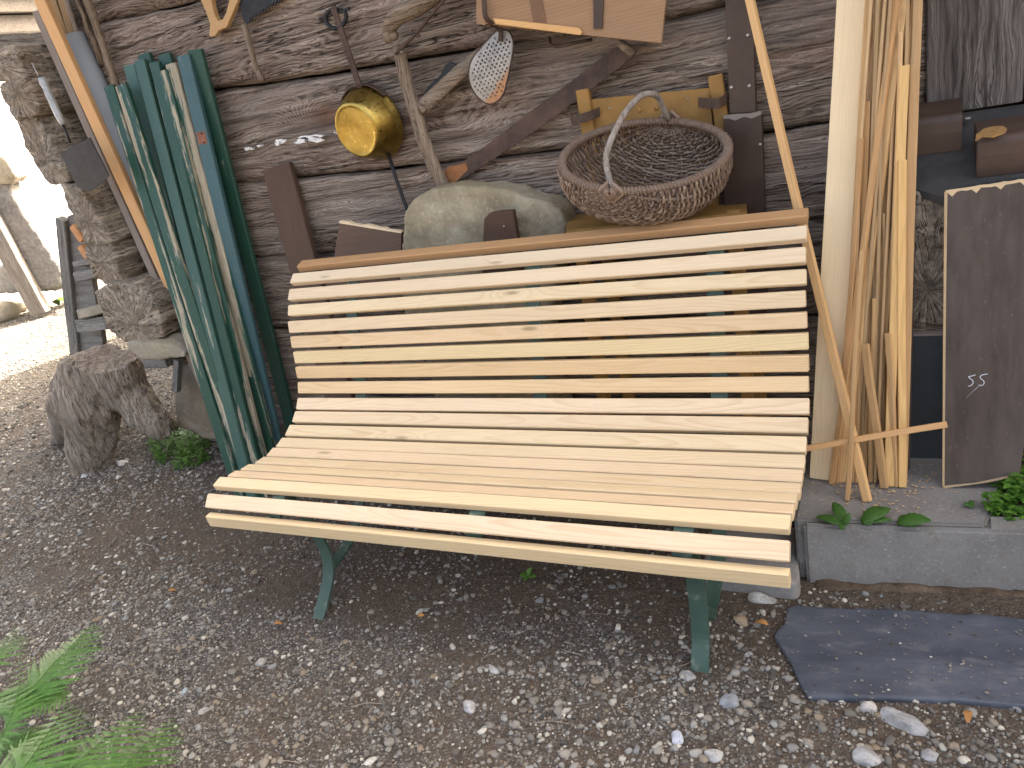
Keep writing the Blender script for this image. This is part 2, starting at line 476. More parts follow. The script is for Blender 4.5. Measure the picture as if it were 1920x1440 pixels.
def peel(name):
    """old paint (object colour) flaking off silvery bare wood; object alpha sets how much is bare"""
    g = G(name, .45, .4); v = g.coord(); oc, oa, orr = g.objcol()
    big = g.noise(v, (2.0, 34, 34), 2, .5); sm = g.noise(v, (13, 90, 90), 5, .7)
    f = g.math('ADD', g.math('MULTIPLY', big, .7), g.math('MULTIPLY', sm, .3))
    th = g.math('SUBTRACT', 1.0, oa)
    d = g.math('SUBTRACT', f, th)
    m = g.rng(d, -.004, .006, 0, 1)
    edge = g.math('MULTIPLY', g.rng(d, -.03, 0, 0, 1), g.math('SUBTRACT', 1.0, m))
    fib = g.noise(v, (10, 260, 260), 4, .65)
    bare = g.ramp(fib, [(.3, (.20, .165, .11)), (.6, (.44, .385, .28)), (.8, (.55, .5, .39))])
    pn = g.noise(v, (30, 30, 30), 3); pn2 = g.noise(v, (2, 14, 14), 3)
    paint = g.mix(g.rng(pn2, .35, .7, 0, .35), oc, g.mix(.5, oc, (.015, .03, .028)))
    paint = g.mix(g.rng(g.noise(v, (40, 160, 160), 4, .7), .62, .72, 0, .5), paint, (.3, .33, .28))
    c = g.mix(edge, paint, g.mix(.45, paint, (.25, .3, .24))); c = g.mix(m, c, bare)
    g.col(c); g.rough(g.rng(m, 0, 1, .42, .9))
    wr = g.noise(v, (95, 8, 8), 3, .5)
    h = g.math('ADD', g.math('MULTIPLY', m, -.9), g.math('ADD', g.math('MULTIPLY', fib, .25), g.math('MULTIPLY', wr, .25)))
    g.bump(h, .6, .0015); return g.m

MT = {}
MT['slat'] = wood('planed_larch', (.75, .63, .46), (.55, .40, .235), 235., .66, .6, .3)
MT['lath'] = wood('sawn_lath', (.50, .36, .20), (.32, .20, .10), 190., .6, .7, .35)
MT['pale'] = wood('pale_spruce', (.80, .65, .43), (.62, .44, .24), 300., .42, .62, .2)
MT['brownboard'] = wood('old_brown_board', (.105, .068, .048), (.045, .027, .02), 150., .7, .75, .5)
MT['graylath'] = wood('grey_lath', (.30, .235, .18), (.17, .12, .09), 200., .6, .8, .5, grey=(.28, .25, .225))
MT['log'] = weathered('weathered_log')
MT['plankv'] = weathered('weathered_plank', 'x', True, (.035, .03, .026), (.105, .09, .078), (.23, .205, .18), (.13, .08, .06), 1.1, .25, .005, False, .6, .45)
MT['haft'] = weathered('worn_haft', 'x', False, (.07, .05, .035), (.24, .18, .125), (.38, .3, .22), (.28, .16, .09), 1.5, .5, .002, False, .3)
MT['haftz'] = weathered('worn_upright_haft', 'z', False, (.07, .05, .035), (.24, .18, .125), (.38, .3, .22), (.28, .16, .09), 1.5, .5, .002, False, .3)
MT['end'] = endgrain('weathered_end_grain')
MT['stump'] = weathered('driftwood', 'z', False, (.085, .062, .046), (.36, .30, .235), (.55, .485, .40), (.33, .225, .14), 1.5, .45, .012, False, .7)
MT['peel'] = peel('peeling_paint')
MT['stone'] = rock('lichened_stone', (.235, .195, .13), (.42, .37, .26), (.31, .255, .15), 8., .012)
MT['boulder'] = rock('brown_stone', (.16, .125, .085), (.27, .22, .15), (.2, .19, .17), 6., .012)
MT['flat'] = rock('flat_stone', (.22, .19, .15), (.36, .32, .26), (.28, .25, .16), 9., .012)
MT['pebble'] = rock('grey_pebble', (.20, .20, .205), (.42, .41, .4), None, 40., .002)
MT['iron'] = plain('rusty_iron', (.085, .055, .042), .75, .4, .3, .5, 60, .4)
MT['blackiron'] = plain('black_iron', (.022, .022, .024), .5, .5, .5, .5, 60, .3)
MT['ochre'] = plain('ochre_paint', (.30, .165, .045), .6, .35, 0, .35, 14, .2)
MT['brown'] = plain('brown_stain', (.060, .036, .025), .45, .45, 0, .35, 22, .2)
MT['pipe'] = plain('grey_plastic', (.36, .38, .385), .6, .35, 0, .12, 8, .05)
MT['felt'] = plain('dark_felt', (.05, .048, .046), .75, .3, 0, .35, 40, .3)
MT['plinth'] = plain('slate_blue_panel', (.045, .052, .056), .6, .35, 0, .15, 25, .1)
MT['white'] = plain('flaking_white', (.78, .76, .72), .9, .1, 0, .1, 80, .3)
MT['chalk'] = plain('chalk', (.62, .62, .62), .95, .05, 0, .1, 200, .1)
MT['screw'] = plain('zinc_screw', (.45, .42, .38), .4, .5, .8, .2, 200, .1)
g = G('dark_panel', .6, .3); v = g.coord(False); n1 = g.noise(v, (40, 40, 2.5), 4, .6); n2 = g.noise(v, (4, 4, 1.2), 4, .6); n3 = g.noise(v, (200, 200, 60), 3)
c = g.mix(g.rng(n1, .35, .65), (.058, .042, .032), (.090, .067, .053)); c = g.mix(g.rng(n2, .45, .7, 0, .7), c, (.13, .103, .086)); c = g.mix(g.rng(n3, .66, .74, 0, .5), c, (.2, .18, .165))
g.col(c); g.rough(g.rng(n2, .4, .7, .5, .75)); g.bump(n1, .2, .001); MT['panelz'] = g.m
MT['greeniron'] = None
g = G('green_painted_iron', .5, .4); v = g.coord(); n1 = g.noise(v, (25, 25, 25), 5, .65); n2 = g.noise(v, (5, 5, 5), 3)
c = g.mix(g.rng(n2, .35, .65), (.032, .068, .049), (.07, .115, .088)); c = g.mix(g.rng(n1, .58, .70, 0, .8), c, (.2, .22, .185)); c = g.mix(g.rng(n1, .3, .24, 0, .6), c, (.08, .045, .03))
g.col(c); g.bump(n1, .3, .0015); MT['greeniron'] = g.m

g = G('brass', .28, .5, 1.0); v = g.coord(); n1 = g.noise(v, (9, 9, 9), 4, .6); n2 = g.noise(v, (70, 70, 70), 4, .6)
c = g.mix(g.rng(n1, .35, .65), (.36, .235, .05), (.56, .42, .12)); c = g.mix(g.rng(n2, .60, .78, 0, .35), c, (.16, .09, .025)); c = g.mix(g.rng(g.noise(v, (5, 5, 14), 3), .5, .7, 0, .5), c, (.22, .13, .035))
g.col(c); g.rough(g.rng(n2, .3, .7, .22, .5)); g.bump(n1, .35, .006); MT['brass'] = g.m

g = G('tinned_skimmer', .45, .5, .55); v = g.coord(); n1 = g.noise(v, (18, 18, 18), 5, .65); n2 = g.noise(v, (140, 140, 140), 3)
sp = g.n('ShaderNodeSeparateXYZ'); g.set(sp.inputs[0], g.n('ShaderNodeTexCoord').outputs['Object'])
low = g.math('ADD', g.math('ADD', g.math('MULTIPLY', sp.outputs[2], -9.0), g.math('MULTIPLY', sp.outputs[0], 7.0)), g.math('MULTIPLY', n1, .6))
c = g.mix(g.rng(n1, .35, .65), (.27, .25, .225), (.42, .395, .355)); c = g.mix(g.rng(low, -.15, .0, 0, .85), c, (.42, .21, .09)); c = g.mix(g.rng(n2, .62, .72, 0, .6), c, (.12, .09, .07))
g.col(c); g.bump(n2, .15, .001); MT['tin'] = g.m

g = G('saw_steel', .65, .4, .35); v = g.coord(); n1 = g.noise(v, (14, 14, 14), 5, .65); n2 = g.noise(v, (90, 90, 90), 4)
c = g.mix(g.rng(n1, .35, .65), (.06, .04, .034), (.12, .075, .055)); c = g.mix(g.rng(n2, .55, .7, 0, .4), c, (.16, .085, .05))
g.col(c); g.bump(n2, .3, .001); MT['saw'] = g.m

g = G('wicker', .6, .35); v = g.coord(False); oc, oa, orr = g.objcol()
isl = g.n('ShaderNodeNewGeometry').outputs['Random Per Island']
n1 = g.noise(v, (60, 60, 60), 3)
c = g.ramp(isl, [(0, (.10, .062, .043)), (.4, (.165, .105, .072)), (.75, (.235, .162, .115)), (1, (.31, .225, .16))])
c = g.mix(g.rng(n1, .4, .7, 0, .5), c, (.27, .21, .16))
g.col(c); g.bump(n1, .3, .001); MT['wicker'] = g.m
MT['peeledrod'] = weathered('grey_rod', 'z', False, (.14, .11, .09), (.33, .28, .23), (.5, .45, .4), (.2, .14, .1), 1.6, .2, .001, False, .2)

g = G('concrete', .9, .2); v = g.coord(False); n1 = g.noise(v, (5, 5, 5), 5, .6); n2 = g.noise(v, (130, 130, 130), 3, .6); n3 = g.noise(v, (26, 26, 26), 4, .6)
c = g.mix(g.rng(n1, .35, .65), (.19, .18, .165), (.255, .243, .225)); c = g.mix(g.rng(n2, .6, .7, 0, .55), c, (.45, .44, .42)); c = g.mix(g.rng(n2, .38, .3, 0, .5), c, (.09, .085, .08))
c = g.mix(g.rng(n3, .56, .7, 0, .45), c, (.2, .15, .11)); g.col(c); g.bump(g.math('ADD', n3, g.math('MULTIPLY', n2, .6)), .45, .004); MT['concrete'] = g.m

g = G('slate', .55, .4); v = g.coord(False); n1 = g.noise(v, (4, 9, 4), 5, .62); n2 = g.noise(v, (90, 90, 90), 4, .6); n3 = g.noise(v, (16, 40, 16), 5, .65)
c = g.mix(g.rng(n1, .38, .66), (.05, .058, .075), (.085, .095, .118)); c = g.mix(g.rng(n3, .56, .72, 0, .6), c, (.16, .15, .155)); c = g.mix(g.rng(n2, .66, .74, 0, .6), c, (.25, .24, .235))
g.col(c); g.rough(g.rng(n3, .3, .7, .45, .8)); g.bump(g.math('ADD', n3, g.math('MULTIPLY', n2, .3)), .45, .004); MT['slate'] = g.m

def leafmat(name, a, b, rough=.5):
    g = G(name, rough, .35); v = g.coord(False); isl = g.n('ShaderNodeNewGeometry').outputs['Random Per Island']
    c = g.mix(isl, a, b); n = g.noise(v, (70, 70, 70), 3); c = g.mix(g.rng(n, .4, .7, 0, .4), c, tuple(x * .6 for x in a)); g.col(c)
    tr = g.n('ShaderNodeBsdfTranslucent'); g.set(tr.inputs[0], g.mix(.5, c, (.2, .35, .03)))
    mx = g.n('ShaderNodeMixShader'); mx.inputs[0].default_value = .28
    g.t.links.new(g.b.outputs[0], mx.inputs[1]); g.t.links.new(tr.outputs[0], mx.inputs[2])
    g.t.links.new(mx.outputs[0], g.t.nodes['Material Output'].inputs[0]); return g.m
MT['fern'] = leafmat('fern_green', (.042, .122, .02), (.085, .20, .032))
MT['weed'] = leafmat('weed_green', (.065, .165, .02), (.13, .27, .035))
MT['broad'] = leafmat('broad_leaf', (.04, .115, .02), (.085, .19, .035))
MT['dryleaf'] = plain('dry_leaf', (.34, .17, .06), .8, .2, 0, .4, 60, .2)

# gravelly soil
g = G('gravel_soil', .92, .15); v = g.coord(False)
p1 = g.noise(v, (1.6, 1.6, 1.6), 5, .6); p2 = g.noise(v, (7, 7, 7), 5, .62); gr = g.noise(v, (220, 220, 220), 3, .6); gm = g.noise(v, (60, 60, 60), 4, .65)
sx = g.n('ShaderNodeSeparateXYZ'); g.set(sx.inputs[0], v)
# trodden gravel path in front and to the left, bare brown earth near the wall
near = g.math('MULTIPLY', g.math('MULTIPLY', g.rng(sx.outputs[1], -.1, .45, 0, 1), g.rng(sx.outputs[0], -2.5, -1.6, 0, 1)), .34)
mask = g.rng(g.math('ADD', g.math('ADD', g.math('MULTIPLY', p1, .6), g.math('MULTIPLY', p2, .5)), near), .46, .66, 0, 1)
soil = g.ramp(g.math('ADD', g.math('MULTIPLY', gr, .5), g.math('MULTIPLY', gm, .5)), [(.34, (.048, .036, .027)), (.52, (.096, .074, .056)), (.7, (.175, .142, .112))])
cellc = g.voro(v, (150, 150, 150), 'F1', 'Color'); cd = g.voro(v, (150, 150, 150), 'F1', 'Distance')
cs = g.n('ShaderNodeSeparateColor'); g.set(cs.inputs[0], cellc)
grav = g.ramp(cs.outputs[0], [(0, (.06, .055, .051)), (.4, (.12, .113, .107)), (.75, (.21, .2, .19)), (1, (.38, .365, .345))])
grav = g.mix(g.rng(cd, .35, .62, 0, .85), grav, (.035, .03, .026))
c = g.mix(mask, grav, soil)
c = g.mix(g.rng(g.noise(v, (300, 300, 300), 2), .68, .76, 0, .8), c, (.32, .3, .28))
g.col(c); g.bump(g.math('ADD', g.math('MULTIPLY', cd, -.8), g.math('ADD', gm, gr)), .8, .006); MT['ground'] = g.m

g = G('earth', .95, .1); v = g.coord(False); n1 = g.noise(v, (18, 18, 18), 5, .65); n2 = g.noise(v, (150, 150, 150), 3, .6)
c = g.mix(g.rng(n1, .35, .65), (.06, .042, .029), (.13, .096, .067)); c = g.mix(g.rng(n2, .62, .72, 0, .7), c, (.24, .215, .18)); g.col(c); g.bump(g.math('ADD', n1, n2), .8, .006); MT['earth'] = g.m

g = G('gravel_stones', .85, .2); isl = g.n('ShaderNodeNewGeometry').outputs['Random Per Island']; v = g.coord(False); n = g.noise(v, (160, 160, 160), 4, .6)
c = g.ramp(isl, [(0, (.05, .046, .043)), (.15, (.09, .084, .078)), (.38, (.15, .142, .132)), (.58, (.22, .21, .195)), (.72, (.19, .15, .11)), (.8, (.17, .18, .19)), (.92, (.33, .315, .29)), (1, (.46, .44, .40))])
c = g.mix(g.rng(n, .4, .7, 0, .45), c, g.mix(.5, c, (.09, .07, .052))); c = g.mix(1.0, c, (1.0, .985, .93), 'MULTIPLY'); c = g.mix(1.0, c, (1.12, 1.12, 1.12), 'MULTIPLY'); g.col(c); g.bump(n, .4, .002); MT['gravel'] = g.m

g = G('roughcast', .95, .1); v = g.coord(False); n = g.noise(v, (30, 30, 30), 5, .65); g.col(g.mix(g.rng(n, .35, .65), (.20, .19, .175), (.30, .285, .265))); g.bump(n, 1, .02); MT['roughcast'] = g.m
MT['plaster'] = plain('white_plaster', (.80, .79, .75), .9, .1, 0, .05, 6, .1)
MT['timber'] = weathered('pale_timber', 'x', False, (.10, .085, .07), (.19, .17, .15), (.28, .26, .235), (.16, .12, .09), 1.2, .2, .002, False, .4)
MT['rackgrey'] = weathered('grey_board', 'x', False, (.1, .095, .085), (.22, .21, .19), (.33, .32, .29), (.2, .16, .12), 1.3, .2, .002, False, .5)
MT['orange'] = plain('orange_tile', (.55, .28, .13), .85, .2, 0, .2, 20, .2)
MT['roof'] = plain('dark_shingle', (.09, .075, .065), .9, .1, 0, .3, 12, .3)
MT['chrome'] = plain('clear_handle', (.34, .345, .34), .4, .5, .15, .25, 60, .1)
MT['traywood'] = wood('tray_wood', (.36, .225, .125), (.22, .12, .062), 120., .5, .7, .35)
MT['sawhandle'] = wood('handle_wood', (.52, .34, .17), (.33, .185, .08), 200., .5, .5, .3, False)

# ------------------------------------------------------------------ ground
def axis_pts(lo, hi, step, far_lo, far_hi):
    a = list(np.arange(lo, hi, step)); s = step
    while a[-1] < far_hi: s *= 1.25; a.append(a[-1] + s)
    s = step; b = [a[0]]
    while b[-1] > far_lo: s *= 1.25; b.append(b[-1] - s)
    return np.array(b[::-1] + a[1:])
xs = axis_pts(-3.0, 1.7, .02, -90, 60); ys = axis_pts(-1.0, 1.3, .02, -50, 120)
GX, GY = np.meshgrid(xs, ys)
P = np.stack([GX.ravel(), GY.ravel(), np.zeros(GX.size)], 1)
def ground_z(P):
    d = np.hypot(P[:, 0] + 0.5, P[:, 1]); f = 1 / (1 + (d / 6) ** 2)
    return gz(P[:, 0]) + f * (.010 * fbm(P * 1.7, 2) + .006 * fbm(P * 9, 3))
P[:, 2] = ground_z(P)
nx, ny = len(xs), len(ys)
ii = (np.arange(ny - 1)[:, None] * nx + np.arange(nx - 1)[None, :]).ravel()
F = np.stack([ii, ii + 1, ii + nx + 1, ii + nx], 1)
tag(obj('ground', P, F, MT['ground'], None, True, False), 'trodden grey gravel and brown earth in front of the log wall', None, None, 'structure')

def ico(sub):
    bm = bmesh.new(); bmesh.ops.create_icosphere(bm, subdivisions=sub, radius=1.0)
    V = np.array([v.co[:] for v in bm.verts]); Fq = np.array([[v.index for v in f.verts] for f in bm.faces]); bm.free()
    return V, Fq
def chip(V, seed, n=9, lo=.52, hi=.85):
    """knock flat faces off a rounded stone"""
    rs = np.random.default_rng(seed + 100); V = V.copy()
    for _ in range(n):
        d = rs.normal(size=3); d /= np.linalg.norm(d); h = rs.uniform(lo, hi)
        s = V @ d; V = V - np.clip(s - h, 0, None)[:, None] * d
    return V * (1 + .10 * fbm(V * 1.3 + 9.7 * seed, 2))[:, None]
def rand_rot(n):
    q = rng.normal(size=(n, 4)); q /= np.linalg.norm(q, axis=1, keepdims=True); w, x, y, z = q.T
    return np.stack([np.stack([1-2*(y*y+z*z), 2*(x*y-z*w), 2*(x*z+y*w)], 1), np.stack([2*(x*y+z*w), 1-2*(x*x+z*z), 2*(y*z-x*w)], 1), np.stack([2*(x*z-y*w), 2*(y*z+x*w), 1-2*(x*x+y*y)], 1)], 1)
def in_view(P, m=.12):
    q = (P - CC) @ RC; u = q[:, 0] / q[:, 2] * FPX / 960; w = q[:, 1] / q[:, 2] * FPX / 720
    return (q[:, 2] > .1) & (np.abs(u) < 1 + m) & (np.abs(w) < 1 + m)
GV, GF, off = [], [], 0
SLAB = (.77, .33, 1.3, .8)
def scatter(n, rlo, rhi, dmax, dmin, sub, flat=.62, soilcut=True):
    """loose stones spread over the ground, thinning out with distance and on the bare earth"""
    global off
    p = np.stack([rng.uniform(-8.5, 2.2, n), rng.uniform(-1.15, 5.0, n), np.zeros(n)], 1)
    d = np.hypot(p[:, 0] - CC[0], p[:, 1] - CC[1]); p = p[(d < dmax) & (d >= dmin)]
    p = p[in_view(p)]
    near = np.clip((p[:, 1] + .1) / .5, 0, 1) * np.clip((p[:, 0] + 2.4) / .9, 0, 1) * .66
    dens = .86 + .85 * fbm(p * 1.6 + 3.1, 3) + .45 * fbm(p * 7, 2) - near
    if soilcut: p = p[rng.random(len(p)) < np.clip(dens, .10, 1)]
    p = p[~((p[:, 0] > SLAB[0]) & (p[:, 0] < 2.2) & (p[:, 1] > SLAB[1]))]
    p = p[~((p[:, 1] > 1.0) & (p[:, 0] > -2.1))]
    n = len(p)
    r = np.exp(rng.uniform(np.log(rlo), np.log(rhi), n))
    V0, F0 = ico(sub); m = len(V0)
    nv = 16; vars_ = [chip(V0, k) for k in range(nv)]
    vi = rng.integers(0, nv, n); base = np.stack(vars_)[vi]
    sc = np.stack([rng.uniform(.75, 1.3, n), rng.uniform(.65, 1.1, n), rng.uniform(.4, .8, n)], 1)
    R1 = rand_rot(n); base = np.einsum('nij,nmj->nmi', R1, base)
    base = base * sc[:, None, :]
    th = rng.uniform(0, 6.28, n); c, s = np.cos(th), np.sin(th)
    x = base[..., 0] * c[:, None] - base[..., 1] * s[:, None]; y = base[..., 0] * s[:, None] + base[..., 1] * c[:, None]
    base = np.stack([x, y, base[..., 2]], -1) * r[:, None, None]
    p[:, 2] = ground_z(p) + r * sc[:, 2] * rng.uniform(.05, .5, n)
    V = (base + p[:, None, :]).reshape(-1, 3)
    Fq = (F0[None] + (np.arange(n) * m)[:, None, None]).reshape(-1, 3) + off
    GV.append(V); GF.append(Fq); off += len(V)
scatter(420000, .0018, .0036, 2.9, 0, 1)
scatter(420000, .0034, .0070, 4.6, 0, 1)
scatter(70000, .0065, .0125, 4.6, 0, 2)
scatter(150000, .006, .013, 10.5, 4.6, 1)
scatter(1300, .011, .019, 5.0, 0, 2)
print('gravel tris', sum(len(f) for f in GF))
gme = mesh_np('gravel', np.concatenate(GV), np.concatenate(GF), MT['gravel'])
go = bpy.data.objects.new('gravel', gme); _place(go, Matrix.Identity(4), None)
tag(go, 'loose grey and white gravel strewn over the brown earth', None, None, 'stuff')

# ------------------------------------------------------------------ concrete step at the right
def box_geo(x0, x1, y0, y1, z0, z1, skew=None):
    V = [(x, y, z) for z in (z0, z1) for (x, y) in ((x0, y0), (x1, y0), (x1, y1), (x0, y1))]
    return V, [[3, 2, 1, 0], [4, 5, 6, 7], [0, 1, 5, 4], [1, 2, 6, 5], [2, 3, 7, 6], [3, 0, 4, 7]]
def poly_box(name, pts, z0, z1, mat, bev=.006, parent=None, rough=0.0):
    V, F = prism_geo([(x, y, z1) for x, y in pts], (0, 0, z0 - z1))
    if rough:
        return blob(name, V, F, .012, mat, parent, ((rough, (9, 9, 9)), (rough * .5, (40, 40, 40))), 1)
    V = np.array(V); c = Vector(((V[:, 0].min() + V[:, 0].max()) / 2, (V[:, 1].min() + V[:, 1].max()) / 2, z0))
    me = mesh_np(name, V - np.array(c), F, mat); bm = bmesh.new(); bm.from_mesh(me); bmesh.ops.recalc_face_normals(bm, faces=bm.faces)
    if bev: bmesh.ops.bevel(bm, geom=list(bm.edges), offset=bev, segments=2, affect='EDGES')
    bm.to_mesh(me); bm.free()
    return obj_mesh(name, me, Matrix.Translation(c), parent)
tag(poly_box('pavement_slab', [(.758, .374), (1.168, .404), (1.255, .74), (.758, .74)], -.08, .200, MT['concrete'], .006), 'grey concrete slab under the stacked laths right of the bench', None, None, 'structure')
tag(poly_box('kerb', [(.781, .352), (1.75, .43), (1.75, .50), (1.172, .452), (1.170, .4015), (.781, .3725)], -.08, .197, MT['concrete'], .008), 'grey concrete block forming the step below the slab', None, None, 'structure')
soil_pts = [(1.176, .455), (1.8, .47), (1.8, 1.0), (1.262, 1.0), (1.262, .74)]
V, F = prism_geo([(x, y, .20) for x, y in soil_pts], (0, 0, -.3))
so = blob('soil', V, F, .025, MT['earth'], None, ((.010, (8, 8, 8)), (.004, (40, 40, 40))), 2); tag(so, 'brown earth bank beside the concrete slab', None, None, 'structure')
# dark slate flag lying on the gravel
slate_px = [(1475, 1138), (1492, 1133), (1560, 1137), (1700, 1141), (1830, 1150), (1990, 1166), (2010, 1330), (1920, 1323), (1800, 1312), (1640, 1307), (1516, 1306), (1497, 1270), (1482, 1238), (1466, 1212), (1452, 1190), (1458, 1178), (1470, 1168)]
fr = []
for (x, y) in slate_px:
    p = ag(x, y, .014); fr.append((p.x, p.y, p.z))
V, F = prism_geo(fr, (0, 0, -.02))
o = blob('slate_slab', V, F, .006, MT['slate'], None, ((.0022, (7, 14, 7)), (.0012, (40, 90, 40))), 1)
tag(o, 'dark blue-grey slate slab lying flat on the gravel below the concrete step', 'slate slab')
geos = []
for k in range(170):
    q = ag(rng.uniform(1470, 1930), rng.uniform(1145, 1310), .016); V0, F0 = ico(1); r = float(np.exp(rng.uniform(math.log(.0012), math.log(.0038))))
    geos.append(((chip(V0, k) * np.array([r * 1.3, r, r * .6]) + np.array([q.x, q.y, q.z + r * .3])).tolist(), F0.tolist()))
V, F = merge(*geos); tag(obj('grit', V, F, MT['gravel']), 'small grit lying on the dark slate slab', None, None, 'stuff')
# earth washed against the foot of the step
V, F = prism_geo([(.80, .325, .030), (1.9, .405, .030), (1.9, .44, .042), (.80, .36, .042)], (0, 0, -.05))
tag(blob('soil', V, F, .012, MT['earth'], None, ((.014, (7, 7, 7)), (.006, (40, 40, 40))), 2), 'brown earth washed up along the foot of the concrete step', None, None, 'structure')
# grey flagstone under the right end of the bench
pts = [az(x, y, .075) for x, y in ((1325, 996), (1491, 986), (1500, 1082), (1492, 1094), (1400, 1080), (1318, 1066))]
V, F = prism_geo([tuple(p) for p in pts], (0, 0, -.09))
o = blob('flagstone', V, F, .008, MT['concrete'], None, ((.003, (14, 14, 14)),), 2)
tag(o, 'grey flat stone half hidden beneath the right end of the bench', 'stone')

# ------------------------------------------------------------------ barn
barn = thing('log_barn', (-.3, 1.1, 0), 'old barn wall of weathered brown logs with deep grain, hung with tools', 'barn')
SEAMS = [[(-2.3, 2.42), (1.2, 2.30)],
         [(-2.3, 1.885), (-1.76, 1.845), (-1.29, 1.811), (-.3, 1.765), (1.2, 1.72)],
         [(-2.3, 1.585), (-1.32, 1.514), (-.70, 1.469), (.0, 1.432), (.44, 1.402), (.58, 1.405), (1.2, 1.395)],
         [(-2.3, 1.215), (-1.016, 1.147), (-.4, 1.118), (-.05, 1.10), (.656, 1.06), (.836, 1.058), (1.2, 1.05)],
         [(-2.3, .90), (-.5, .845), (.84, .80), (1.2, .795)],
         [(-2.3, .57), (1.2, .50)], [(-2.3, .27), (1.2, .22)], [(-2.3, -.05), (1.2, -.05)]]
YW = 1.0
LOGS = []
def log_geo(top, bot, seed, x0=-2.02, x1=1.06, y0=YW, nxs=230, nv=26):
    xs = np.linspace(x0, x1, nxs); zt = np.interp(xs, *zip(*top)); zb = np.interp(xs, *zip(*bot))
    wob = lambda k: .007 * vnoise(np.stack([xs * 3.2, 0 * xs + k, 0 * xs], 1)) + .003 * vnoise(np.stack([xs * 13, 0 * xs + k, 0 * xs], 1))
    zt = zt + wob(seed * 3.0 + 1) - .0012; zb = zb + wob(seed * 3.0 - 2.0) + .0012
    v = np.linspace(0, 1, nv); e = np.abs(2 * v - 1)
    prof = .010 * (1 - e ** 2.4) - .022 * np.clip((e - .965) / .035, 0, 1) ** 1.5
    X = np.repeat(xs[:, None], nv, 1); Z = zb[:, None] + (zt - zb)[:, None] * v[None, :]
    Q = np.stack([X.ravel(), np.zeros(X.size), Z.ravel()], 1)
    d = .009 * fbm(Q * np.array([1.3, 1, 4.5]) + seed * 7.1, 3) + .0035 * fbm(Q * np.array([3, 1, 34]) + seed * 3.3, 3)
    tilt = .01 * math.sin(seed * 2.7)
    Y = y0 - prof[None, :] - d.reshape(X.shape) + tilt
    front = np.stack([X, Y, Z], -1)
    back = np.stack([np.stack([xs, 0 * xs + y0 + .16, zt], -1), np.stack([xs, 0 * xs + y0 + .16, zb], -1)], 1)
    A = np.concatenate([front, back], 1); n = nv + 2
    V = A.reshape(-1, 3)
    i = np.arange(nxs - 1)[:, None] * n; j = np.arange(n)[None, :]; j2 = (j + 1) % n
    F = np.stack([i + j, i + j2, i + n + j2, i + n + j], -1).reshape(-1, 4)[:, ::-1]
    Fl = F.tolist(); Fl.append(list(range(n))); Fl.append([(nxs - 1) * n + k for k in reversed(range(n))])
    return V, Fl
for k in range(len(SEAMS) - 1):
    V, F = log_geo(SEAMS[k], SEAMS[k + 1], k + 1)
    o = obj('log', V, F, MT['log'], barn, True)
    fix_normals(o.data)
    LOGS.append(o)
# the rest of the building behind, with its roof, which shades this side
V, F = box_geo(-2.0, 8.0, 1.17, 6.2, -.1, 3.2); obj('wall', V, F, MT['log'], barn)
roofv = [(-2.7, .25, 2.95), (8.7, .25, 2.95), (8.7, 3.7, 5.1), (-2.7, 3.7, 5.1), (-2.7, 7.1, 2.95), (8.7, 7.1, 2.95)]
roofv += [(x, y, z + .14) for x, y, z in roofv]
obj('roof', roofv, [[0, 1, 2, 3], [3, 2, 5, 4], [7, 6, 9, 8], [8, 9, 10, 11], [0, 6, 7, 1], [4, 5, 11, 10], [0, 3, 9, 6], [3, 4, 10, 9], [1, 7, 8, 2], [2, 8, 11, 5]], MT['roof'], barn)
V, F = box_geo(-2.02, 8.0, 1.0, 1.16, 2.42, 3.1); obj('wall', V, F, MT['log'], barn)
V, F = box_geo(1.30, 8.0, 1.02, 1.16, -.1, 2.42); obj('wall', V, F, MT['log'], barn)
# vertical boards at the right end of the wall
for (x0, x1, zb, sd) in ((1.062, 1.268, 1.045, 1), (1.272, 1.47, 1.05, 2)):
    o = board('plank', ((x0 + x1) / 2, .985, zb), ((x0 + x1) / 2 - .01, .985, 2.4), x1 - x0, .03, MT['plankv'], (0, -1, 0), barn, .004, 12, .002, None, sd)

# cross-wall log ends standing out at the left corner: outlines of the cut ends, carried back into the wall
ENDS = [([(-40, 70), (9, 84), (25, 87), (34, 104), (41, 128), (47, 146), (30, 153), (-5, 152), (-50, 150)], .76),
        ([(0, 157), (46, 150), (60, 165), (67, 190), (72, 207), (66, 214), (50, 219), (32, 224), (17, 206), (4, 185)], .755),
        ([(30, 229), (64, 222), (90, 258), (112, 300), (128, 340), (112, 344), (94, 342), (80, 328), (63, 298), (48, 266)], .77),
        ([(112, 348), (150, 356), (168, 385), (188, 415), (203, 441), (206, 452), (180, 456), (158, 453), (146, 432), (137, 400), (120, 379)], .75),
        ([(158, 457), (206, 456), (217, 490), (224, 528), (205, 532), (190, 530), (176, 519), (165, 493)], .765),
        ([(185, 548), (202, 536), (234, 534), (262, 545), (281, 560), (291, 580), (299, 604), (297, 630), (274, 641), (247, 641), (224, 633), (204, 612), (192, 581)], .735)]
for k, (px, Y) in enumerate(ENDS):
    cy_ = 1.10; qx = sum(p[0] for p in px) / len(px); qy = sum(p[1] for p in px) / len(px)
    fr = [at(qx + (x - qx) * 1.10, qy + (y - qy) * 1.08, Y) for x, y in px]
    V, F = prism_geo(fr, (0, .33, 0))
    c = sum(fr, Vector()) / len(fr)
    blob('log_end', V, F, .0085, MT['end'], barn, ((.015, (11, 3.5, 11)), (.010, (38, 7, 38)), (.005, (95, 20, 95))), 1)
fr = [at(x, y, .74) for x, y in ((1688, 352), (1790, 372), (1795, 596), (1770, 613), (1730, 612), (1688, 606))]
V, F = prism_geo(fr, (0, .27, 0))
